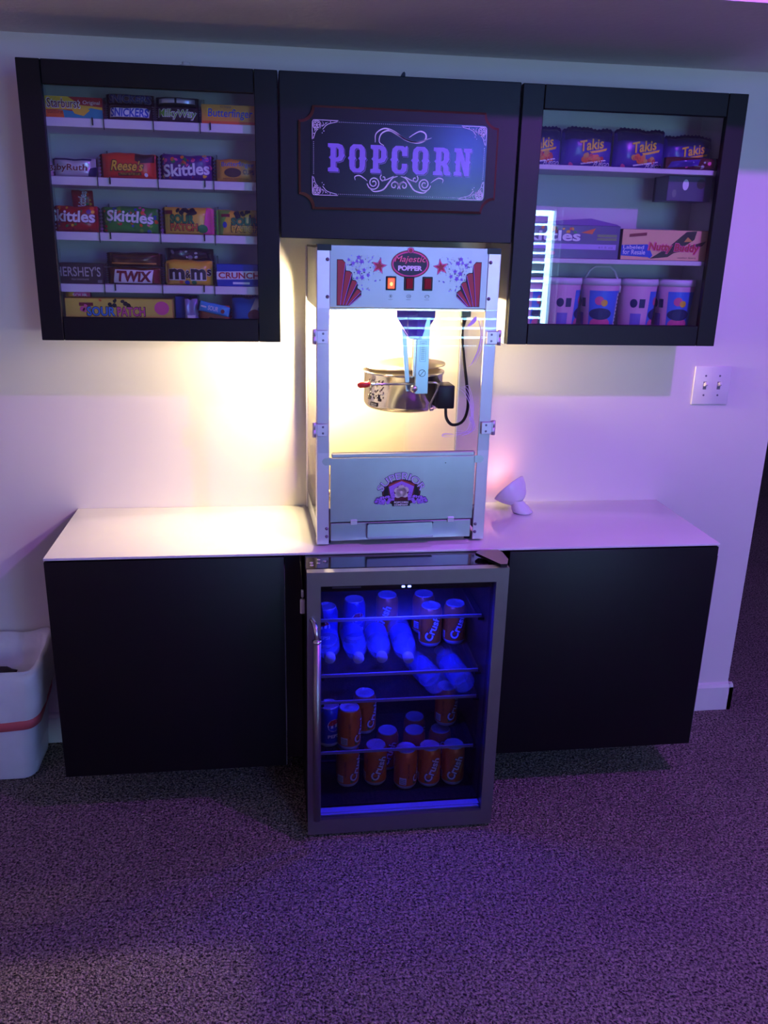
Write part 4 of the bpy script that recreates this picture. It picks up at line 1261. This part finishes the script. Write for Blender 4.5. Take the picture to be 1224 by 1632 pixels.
# bulb
BULB = M('warm_bulb', (255, 236, 190), 0.4, emit=(255, 214, 140), estr=60.0)
bu = MB().lathe([(0.0, -0.064), (0.012, -0.061), (0.020, -0.052), (0.021, -0.044), (0.014, -0.026), (0.013, -0.012), (0.013, 0.0)], BULB, 20, Matrix.Translation((-0.166, 0.262, 0.6115)))
bu.build('lamp_or_added_bulb', pmx)
bu = MB().lathe([(0.0, -0.060), (0.012, -0.056), (0.018, -0.044), (0.012, -0.022), (0.011, 0.0)], BULB, 20, Matrix.Translation((-0.058, 0.123, 0.611)))  # second bulb, added only to brighten the machine interior
bu.build('lamp_or_added_bulb', pmx)
lamp('popcorn_lamp_or_added_fill', 'POINT', (0.738, -0.088, 1.300), (1.0, 0.76, 0.42), 48, 0.02)
lamp('popcorn_lamp_or_added_fill', 'POINT', (0.850, -0.240, 1.318), (1.0, 0.76, 0.42), 6, 0.015)  # added fill at the second bulb, lifts interior and counter
# popcorn left on the deck
kern = MB()
kq = random.Random(11)
for k in range(150):
    x, y = kq.uniform(-0.19, 0.20), kq.uniform(0.03, 0.32)
    hgt = 0.106 + 0.13 * max(0, (x + 0.05)) * kq.random() + 0.03 * kq.random()
    bmm = bmesh.new(); bmesh.ops.create_icosphere(bmm, subdivisions=1, radius=kq.uniform(0.005, 0.009))
    for v in bmm.verts:
        v.co *= kq.uniform(0.75, 1.25)
    kern.bm(bmm, M('popcorn_puff', (246, 222, 150), 0.8), True, Matrix.Translation((x, y, hgt)))
ko = kern.build('popcorn')
ko.location = (0.9115, -0.3605, MZ); ko.rotation_euler = (0, 0, 0.04)
tag(ko, 'loose yellow popcorn lying on the deck inside the popcorn machine', 'popcorn', kind='stuff')

# ================================================================== LITTLE SPOTLIGHT ON THE COUNTER
lp = thing('spotlight', 'small white accent spotlight lying tilted on the counter by popcorn machine', 'lamp', (1.322, -0.108, 0.779), 0.0)
WPL = M('white_lamp_plastic', (232, 232, 236), 0.3)
ST = Matrix.Rotation(0, 4, 'Z')
MB().lathe([(0.0, 0.0), (0.026, 0.0), (0.030, 0.002), (0.031, 0.006), (0.028, 0.016), (0.021, 0.030), (0.018, 0.040)], WPL, 28, Matrix.Translation((0.0, 0, 0)) @ Matrix.Shear('XY', 4, (-0.55, 0.0))).build('base', lp)
TH = Matrix.Translation((-0.022, 0.012, 0.048)) @ Vector((-0.56, 0.5, 0.66)).to_track_quat('Z', 'Y').to_matrix().to_4x4()
MB().lathe([(0.0, -0.024), (0.016, -0.022), (0.030, -0.012), (0.046, 0.010), (0.054, 0.030), (0.0545, 0.034), (0.052, 0.034), (0.047, 0.022), (0.0, 0.016)], WPL, 36, TH).build('head', lp)
MB().lathe([(0.0, 0.026), (0.050, 0.026)], M('lamp_lens', (255, 190, 160), 0.3, emit=(255, 150, 120), estr=2.5), 36, TH).build('lens', lp)
lamp('accent_light', 'SPOT', tuple(Vector((1.322, -0.108, 0.779)) + TH @ Vector((0, 0, 0.04))), (1.0, 0.40, 0.45), 0.4, 0.03, tuple(Vector((1.322, -0.108, 0.779)) + TH @ Vector((0, 0, 1.0))), spot=2.6, blend=0.6)

# ================================================================== FRIDGE
FX0, FX1 = 0.649, 1.161
fr = thing('drinks_fridge', 'steel framed glass door drinks fridge under the counter, lit blue inside', 'fridge', ((FX0 + FX1) / 2, -0.29, 0.0))
hw = (FX1 - FX0) / 2
LIN = M('fridge_liner', (17, 17, 22), 0.35)
y0, y1 = -0.508 + 0.29, -0.03 + 0.29
cb = MB()
cb.box(-hw, -hw + 0.03, y0, y1, 0.02, 0.745, BLACK).box(hw - 0.03, hw, y0, y1, 0.02, 0.745, BLACK)
cb.box(-hw, hw, y0, y1, 0.742, 0.7715, BLACKG, 0.002).box(-hw, hw, y0, y1, 0.02, 0.06, BLACK)
cb.box(-hw, hw, y1 - 0.03, y1, 0.02, 0.745, BLACK)
cb.build('body', fr)
ln = MB()
ln.box(-hw + 0.03, -hw + 0.033, y0 + 0.005, y1 - 0.03, 0.06, 0.742, LIN).box(hw - 0.033, hw - 0.03, y0 + 0.005, y1 - 0.03, 0.06, 0.742, LIN)
ln.box(-hw + 0.03, hw - 0.03, y1 - 0.034, y1 - 0.03, 0.06, 0.742, LIN).box(-hw + 0.03, hw - 0.03, y0 + 0.005, y1 - 0.03, 0.06, 0.066, LIN)
ln.box(-hw + 0.03, hw - 0.03, y0 + 0.20, y1 - 0.03, 0.066, 0.078, LIN, 0.003)
for sx in (-1, 1):
    for zz in (0.197, 0.355, 0.436, 0.599):
        ln.box(min(sx * (hw - 0.033), sx * (hw - 0.050)), max(sx * (hw - 0.033), sx * (hw - 0.050)), y0 + 0.05, y1 - 0.04, zz - 0.007, zz - 0.0005, LIN)
ln.build('liner', fr)
SEDGE = M('shelf_edge_trim', (170, 166, 190), 0.3, 0.3)
for zz in (0.199, 0.357, 0.438, 0.601):
    s_ = MB()
    s_.box(-hw + 0.035, hw - 0.035, y0 + 0.058, y1 - 0.04, zz - 0.0005, zz + 0.003, SHELFG)
    s_.box(-hw + 0.040, hw - 0.040, y0 + 0.054, y0 + 0.059, zz - 0.003, zz + 0.005, SEDGE)
    s_.build('shelf', fr)
# door
yd0, yd1 = -0.552 + 0.29, -0.528 + 0.29
ox0, ox1, oz0, oz1, dz0, dz1 = 0.684 - 0.905, 1.1275 - 0.905, 0.058, 0.741, 0.012, 0.778
dm = MB()
xs, xe = -hw + 0.001, hw - 0.002


def quadbar(a, b_, c, d):
    """mitred frame bar: four (x,z) corners, extruded in y with a slightly rounded outer face"""
    dm.prism([a, b_, c, d], -yd1, -yd0, STEELD, lambda u, v, w: Vector((u, -w, v)))


quadbar((xs, dz1), (ox0, oz1), (ox1, oz1), (xe, dz1))
quadbar((xs, dz0), (xe, dz0), (ox1, oz0), (ox0, oz0))
quadbar((xs, dz0), (ox0, oz0), (ox0, oz1), (xs, dz1))
quadbar((xe, dz0), (xe, dz1), (ox1, oz1), (ox1, oz0))
dro = dm.build('door', fr)
MB().box(ox0, ox1, yd0 + 0.010, yd0 + 0.014, oz0, oz1, GLASSF).build('glass_pane', dro)
SILL = M('pale_sill_plastic', (176, 176, 190), 0.35)
gk = MB()
gk.box(ox0 + 0.0, ox1, yd1, y0 + 0.0006, oz0 - 0.012, oz0 + 0.005, SILL).box(ox0, ox1, yd1, y0 + 0.0006, oz1 - 0.012, oz1 + 0.012, BLACK)
gk.box(ox0 - 0.012, ox0, yd1, y0 + 0.0006, oz0, oz1, BLACK).box(ox1, ox1 + 0.012, yd1, y0 + 0.0006, oz0, oz1, BLACK)
gk.box(ox0 + 0.002, ox1 - 0.004, yd0 + 0.016, yd1, oz0 + 0.0008, oz0 + 0.003, SILL)
gk.build('door_gasket', dro)
hx = (0.665 - 0.905)
ha = MB()
ha.tube([(hx + 0.008, yd0 - 0.034, 0.086), (hx + 0.008, yd0 - 0.034, 0.610)], 0.0098, STEELD, 16)
ha.lathe([(0.012, 0), (0.012, 0.004), (0.006, 0.006)], CHROME, 16, Matrix.Translation((hx + 0.008, yd0 - 0.034, 0.608)), cap1=True)
ha.tube([(hx + 0.008, yd0 - 0.034, 0.612), (hx + 0.006, yd0 - 0.030, 0.634), (hx + 0.002, yd0 - 0.016, 0.648), (hx - 0.004, yd0, 0.652)], 0.0062, CHROME, 10, 4)
ha.tube([(hx + 0.008, yd0 - 0.034, 0.10), (hx + 0.008, yd0, 0.10)], 0.006, CHROME, 10)
ha.build('handle', dro)
# top details: hinge cover, control dots, feet, LED
tp = MB()
tp.prism([(0.187, -0.170), (0.200, -0.154), (0.252, -0.154), (0.259, -0.170), (0.261, -0.222), (0.249, -0.255), (0.232, -0.255)], 0.7785, 0.786, BLACK, lambda u, v, w: Vector((u, v, w)), cap_mat=M('hinge_cover_plastic', (96, 82, 98), 0.4))
tp.box(0.215, 0.250, -0.205, -0.170, 0.771, 0.779, BLACK)
tp.build('hinge_cover', fr)
cn = MB()
for a, c in ((-hw + 0.016, y0 + 0.022), (-hw + 0.016, y0 + 0.040), (-hw + 0.036, y0 + 0.060), (-hw + 0.050, y0 + 0.048), (-hw + 0.034, y0 + 0.036)):
    cn.lathe([(0.0050, 0), (0.0045, 0.0016), (0.0, 0.002)], CHROME, 14, Matrix.Translation((a, c, 0.7715)))
cn.build('top_screw', fr)
LED = M('blue_led', (120, 150, 255), 0.3, emit=(110, 140, 255), estr=30.0)
le = MB()
for q in (-0.0085, 0.0070):
    le.box(q - 0.0042, q + 0.0042, y0 - 0.0035, y0 - 0.0008, 0.7150, 0.7200, LED, 0.0012)
le.build('led_strip', fr)
hs = MB().box(-hw + 0.035, hw - 0.035, y0 - 0.0008, y0 + 0.03, 0.708, 0.7425, BLACK, 0.0006)
hs.build('light_housing', fr)
MB().box(-0.190, -0.117, y0 - 0.002, y0 - 0.0009, 0.7170, 0.7215, M('pale_label', (150, 146, 160), 0.5)).build('label_strip', fr)
for sx in (-1, 1):
    MB().lathe([(0.0, 0.0), (0.016, 0.0), (0.014, 0.012), (0.008, 0.021)], BLACK, 14, Matrix.Translation((sx * (hw - 0.04), y0 + 0.03, 0))).build('foot', fr)
    MB().lathe([(0.0, 0.0), (0.016, 0.0), (0.014, 0.012), (0.008, 0.021)], BLACK, 14, Matrix.Translation((sx * (hw - 0.04), y1 - 0.03, 0))).build('foot', fr)
lamp('fridge_led', 'AREA', (0.91, -0.462, 0.706), (0.015, 0.02, 1.0), 10, 0.16, (0.90, -0.40, 0.2), 0.015)

# white key fob on a cord, hung at the fridge's left edge
kf = thing('key_fob', 'white plastic key fob hanging on a cord at the fridge side', 'key fob', (0.6415, -0.485, 0.64))
MB().box(-0.0065, 0.0065, -0.005, 0.005, 0.0, 0.040, TRIMW, 0.003, seg=2).build('body', kf)
MB().box(-0.0035, 0.0035, -0.004, 0.004, 0.046, 0.066, TRIMW, 0.002, seg=2).build('clasp', kf)
MB().tube([(0, 0, 0.04), (0, 0, 0.047)], 0.002, GREY, 8).tube([(0, 0, 0.065), (-0.002, 0.02, 0.10), (-0.004, 0.08, 0.131)], 0.0012, BLACK, 6, 4).build('cord', kf)

# ------------------------------------------------------------------ cans and bottles
CANO = M('orange_can_paint', (226, 122, 36), 0.35, 0.2)
CANB = M('blue_can_paint', (26, 60, 168), 0.3, 0.35)
CANL = M('can_lid_aluminium', (214, 216, 222), 0.45, 0.35)


def make_can(kind):
    t = thing('soda_can', 'x', 'can', (0, 0, 0))
    bd = MB()
    R = 0.0330
    mt = CANO if kind == 'o' else CANB
    bd.lathe([(0.0, 0.004), (0.022, 0.003), (0.024, 0.0), (0.027, 0.001), (0.0315, 0.008), (R, 0.014)], CANL, 32)
    bd.lathe([(R, 0.014), (R, 0.102), (0.0300, 0.113), (0.0272, 0.1175)], mt, 32)

    def wr(u, v, w):
        a = u / R
        return Vector(((R + w) * math.sin(a), -(R + w) * math.cos(a), v))
    if kind == 'o':
        for a0 in (0.0, PI * R):
            bd.ribbon([(a0 - 0.016, 0.030), (a0 + 0.004, 0.056), (a0 + 0.016, 0.094)], 0.028, NAVY, wr, 0.0003, 6)
            bd.text('Crush', a0 + 0.001, 0.060, 0.080, 0.027, INK, wr, 0.0006, 0.06, 0.1, 1.20, sub=2)
            bd.text('Crush', a0 + 0.001, 0.060, 0.078, 0.0245, PWHITE, wr, 0.0010, 0.03, 0.1, 1.20, sub=2)
            bd.text('orange', a0 + 0.022, 0.056, 0.026, 0.006, YEL, wr, 0.0006, 0.03, 0, 1.25)
            bd.ell(a0 - 0.012, 0.024, 0.008, 0.005, GREEN, wr, 0.0004, 0.6, 12)
        bd.rect(-0.060, 0.018, -0.040, 0.040, PWHITE, wr, 0.0004, 2)
        for k in range(6):
            bd.rect(-0.0585, 0.020 + k * 0.003, -0.0415, 0.0212 + k * 0.003, INK, wr, 0.0007, 2)
        bd.text('160 CALORIES', -0.034, 0.062, 0.050, 0.006, CHOC, wr, 0.0005, 0.0, 0, PI / 2)
    else:
        for a0 in (0.0, PI * R):
            bd.ell(a0, 0.070, 0.019, 0.019, PWHITE, wr, 0.0003, sub=2)
            bd.fill([[(a0 - 0.018, 0.073), (a0 - 0.010, 0.086), (a0, 0.0885), (a0 + 0.010, 0.086), (a0 + 0.017, 0.078), (a0 + 0.004, 0.074), (a0 - 0.008, 0.070)]], RED, wr, 0.0006, 2)
            bd.fill([[(a0 - 0.018, 0.066), (a0 - 0.012, 0.056), (a0, 0.0515), (a0 + 0.010, 0.054), (a0 + 0.017, 0.064), (a0 + 0.004, 0.064), (a0 - 0.008, 0.062)]], BLUE, wr, 0.0006, 2)
            bd.text('PEPSI', a0, 0.036, 0.036, 0.010, PWHITE, wr, 0.0005, 0.02)
    bd.build('body', t)
    ldm = MB()
    ldm.lathe([(0.0272, 0.1175), (0.0275, 0.1200), (0.0262, 0.1215), (0.0245, 0.1185), (0.0230, 0.1175), (0.0, 0.1178)], CANL, 32)
    ldo = ldm.build('lid', t)
    pt = MB()
    pt.ell(0, 0, 0.0075, 0.0100, CANL, lambda u, v, w: Vector((u, v + 0.004, 0.119 + w)), 0.0006, hole=0.5, n=16)
    pt.ell(0, 0.0, 0.0072, 0.0065, CANL, lambda u, v, w: Vector((u, v - 0.003, 0.119 + w)), 0.0009, n=14)
    pt.build('pull_tab', ldo)
    return t


FZ, S4, S2, S3 = 0.0665, 0.2025, 0.4415, 0.3605
GC = 'soda cans in the drinks fridge'
co = make_can('o')
cbl = make_can('b')
used = {'o': False, 'b': False}


def can(kind, x, y, z, rz, label):
    src = co if kind == 'o' else cbl
    if not used[kind]:
        used[kind] = True
        src.location = (x, y, z); src.rotation_euler = (0, 0, rz); src['label'] = label; src['group'] = GC
        return src
    return dup(src, (x, y, z), (0, 0, rz), label, GC)


can('o', 0.770, -0.400, FZ, 0.75, 'orange soda can at left end of front row on fridge floor')
can('o', 0.850, -0.400, FZ, 0.15, 'orange soda can second from left on fridge floor, logo forward')
can('o', 0.934, -0.425, FZ, 1.15, 'orange soda can on fridge floor with its nutrition panel forward')
can('o', 1.003, -0.420, FZ, 0.05, 'orange soda can second from right on fridge floor')
can('o', 1.073, -0.418, FZ, -0.05, 'orange soda can at right end of front row on fridge floor')
can('o', 0.893, -0.330, FZ, 0.0, 'orange soda can in second row on fridge floor, left of its row')
can('o', 0.972, -0.335, FZ, 0.4, 'orange soda can in second row on fridge floor, middle of its row')
can('o', 1.050, -0.335, FZ, -0.4, 'orange soda can in second row on fridge floor, right of its row')
can('o', 0.985, -0.262, FZ, 0.4, 'orange soda can at the back of fridge floor')
can('o', 0.771, -0.420, S4, 1.0, 'orange soda can standing in front on the shelf above the floor')
can('o', 0.822, -0.345, S4, 0.75, 'orange soda can just behind the front one on the lowest shelf')
can('o', 1.066, -0.325, S4, 0.55, 'orange soda can alone at right of the lowest shelf')
can('o', 1.016, -0.285, S2, 0.0, 'orange soda can left of two behind the bottles, middle shelf')
can('o', 1.089, -0.275, S2, 0.1, 'orange soda can right of two behind the bottles, middle shelf')
can('o', 0.900, -0.200, S2, -0.5, 'orange soda can at the back centre of the middle shelf')
can('o', 1.010, -0.200, S2, 0.7, 'orange soda can at the back right of the middle shelf')
can('b', 0.716, -0.270, S2, -0.3, 'blue soda can at left end of the middle shelf')
can('b', 0.800, -0.225, S2, 0.3, 'blue soda can with round red and white logo, middle shelf')
can('b', 0.716, -0.400, S4, 0.4, 'blue soda can at left end of the lowest shelf')

BOT = M('clear_blue_bottle', (170, 190, 240), 0.12, alpha=0.22)
CAP = M('bottle_cap_white', (190, 200, 236), 0.4)


def make_bottle():
    t = thing('water_bottle', 'x', 'bottle', (0, 0, 0))
    bd = MB()
    prof = [(0.0, 0.006), (0.020, 0.002), (0.028, 0.0), (0.0315, 0.006), (0.0325, 0.014)]
    for k in range(7):
        zz = 0.022 + k * 0.015
        prof += [(0.0325, zz), (0.0305, zz + 0.006), (0.0325, zz + 0.012)]
    prof += [(0.0325, 0.135), (0.0300, 0.152), (0.022, 0.172), (0.0145, 0.184), (0.0130, 0.190), (0.0130, 0.196)]
    bd.lathe(prof, BOT, 28)
    bd.build('body', t)
    cp = MB().lathe([(0.0148, 0.194), (0.0150, 0.208), (0.0135, 0.210), (0.0, 0.210)], CAP, 24)
    cp.build('cap', t)
    lb = MB().lathe([(0.0328, 0.052), (0.0329, 0.056), (0.0329, 0.112), (0.0328, 0.116)], M('bottle_label', (70, 110, 200), 0.35, alpha=0.5), 28)
    lb.build('paper_label', t)
    return t


GB = 'water bottles lying in the drinks fridge'
bt = make_bottle()
spots = [((0.7165, -0.215, S2 + 0.0335), 0.0, 'water bottle at left end of the middle shelf, cap to the door'),
         ((0.7875, -0.222, S2 + 0.0335), 0.03, 'water bottle second from left on the middle shelf, cap forward'),
         ((0.858, -0.222, S2 + 0.0335), 0.0, 'water bottle third from left on the middle shelf, cap forward'),
         ((0.929, -0.232, S2 + 0.0335), 0.0, 'water bottle fourth from left on the middle shelf, cap forward')]
for i, (l, rz, lab) in enumerate(spots):
    if i == 0:
        o = bt; o.location = l; o.rotation_euler = (PI / 2, 0, rz); o['label'] = lab; o['group'] = GB
    else:
        dup(bt, l, (PI / 2, 0, rz), lab, GB)
dup(bt, (1.012, -0.444, S3 + 0.0335), (-PI / 2, 0, 0.28), 'water bottle lying bottom forward under the middle shelf, left of two', GB)
dup(bt, (1.088, -0.444, S3 + 0.0335), (-PI / 2, 0, 0.16), 'water bottle lying bottom forward under the middle shelf, right of two', GB)

# ================================================================== TRASH CAN
tr = thing('trash_can', 'white rectangular bin with white liner bag left of base cabinet', 'trash can', (-0.30, -0.118, 0.0))


def ring(hx_, hy_, r, z, n=6):
    return [(p[0], p[1], z) for p in rrect(hx_, hy_, r, n)]


def loft(mb, rings, mat, cap=True):
    n = len(rings[0]); vs = [p for r in rings for p in r]
    fs = [(i * n + k, i * n + (k + 1) % n, (i + 1) * n + (k + 1) % n, (i + 1) * n + k) for i in range(len(rings) - 1) for k in range(n)]
    mb.add(vs, fs, mat, True)
    if cap:
        mb.add(rings[0], [tuple(range(n))[::-1]], mat)


BINW = M('white_bin_plastic', (236, 238, 244), 0.4)
BAGW = M('white_liner_film', (236, 236, 242), 0.4, var=0.06, scale=22, bump=0.9)
bn = MB()
loft(bn, [ring(0.150, 0.088, 0.035, 0.004), ring(0.157, 0.094, 0.038, 0.012), ring(0.180, 0.098, 0.04, 0.26), ring(0.192, 0.101, 0.042, 0.362), ring(0.188, 0.097, 0.04, 0.362), ring(0.176, 0.094, 0.04, 0.26), ring(0.16, 0.09, 0.035, 0.03)], BINW)
bn.build('bin', tr)
bg = MB()
rq = random.Random(2)
N = len(ring(0.1, 0.1, 0.03, 0))


def wavy(hx_, hy_, r, z, amp, seed, zamp=0.0):
    q = random.Random(seed)
    ph = [q.uniform(0, 6) for _ in range(4)]
    out = []
    R0 = [Vector(p) for p in ring(hx_, hy_, r, z, 10)]
    Ls = [(R0[(k + 1) % len(R0)] - R0[k]).length for k in range(len(R0))]
    tot = sum(Ls); NP = 132
    for k in range(NP):
        d0 = tot * k / NP; e = 0
        while d0 > Ls[e]:
            d0 -= Ls[e]; e += 1
        p = R0[e].lerp(R0[(e + 1) % len(R0)], d0 / Ls[e] if Ls[e] else 0)
        a = 2 * PI * k / NP
        d = amp * (math.sin(7 * a + ph[0]) + 0.7 * math.sin(17 * a + ph[1]) + 0.5 * math.sin(29 * a + ph[2]))
        out.append((p.x * (1 + d * 0.7), p.y * (1 + d * 1.2), p.z + zamp * (math.sin(3 * a + ph[2]) + 0.5 * math.sin(8 * a + ph[3])) + 0.022 * (p.y / hy_) + 0.012 * (p.x / hx_)))
    return out


loft(bg, [wavy(0.184, 0.1035, 0.042, 0.214, 0.005, 1, 0.0), wavy(0.195, 0.1085, 0.042, 0.235, 0.010, 2, 0.002), wavy(0.201, 0.1110, 0.044, 0.27, 0.012, 3, 0.003), wavy(0.204, 0.1125, 0.044, 0.32, 0.012, 9, 0.004), wavy(0.203, 0.1105, 0.044, 0.362, 0.010, 4, 0.008), wavy(0.196, 0.104, 0.04, 0.374, 0.008, 4, 0.009),
          wavy(0.184, 0.093, 0.04, 0.366, 0.008, 5, 0.007), wavy(0.172, 0.086, 0.04, 0.30, 0.016, 6, 0.0), wavy(0.15, 0.075, 0.035, 0.24, 0.02, 7, 0.0), wavy(0.05, 0.03, 0.012, 0.236, 0.02, 8, 0.0)], BAGW, False)
bgo = bg.build('liner_bag', tr)
dsb = MB()
loft(dsb, [wavy(0.1815, 0.1020, 0.042, 0.190, 0.003, 1, 0.0), wavy(0.1855, 0.1055, 0.042, 0.191, 0.003, 1, 0.0), wavy(0.188, 0.1068, 0.042, 0.219, 0.004, 1, 0.0), wavy(0.1845, 0.1030, 0.042, 0.220, 0.004, 1, 0.0)], M('red_drawstring', (214, 96, 104), 0.45), False)
dso = dsb.build('drawstring', bgo)
dso['label'] = 'red drawstring band'

lt = MB()
bmm = bmesh.new(); bmesh.ops.create_icosphere(bmm, subdivisions=3, radius=0.055)
lq = random.Random(9)
for v in bmm.verts:
    v.co *= 0.82 + 0.36 * lq.random()
    v.co.z *= 0.6
lt.bm(bmm, M('crumpled_dark_paper', (60, 52, 50), 0.8), False, Matrix.Translation((-0.245, -0.115, 0.283)))
tag(lt.build('crumpled_paper', loc=(-0.245, -0.115, 0.25)), 'dark crumpled paper lying inside the white bin', 'paper', kind='thing')
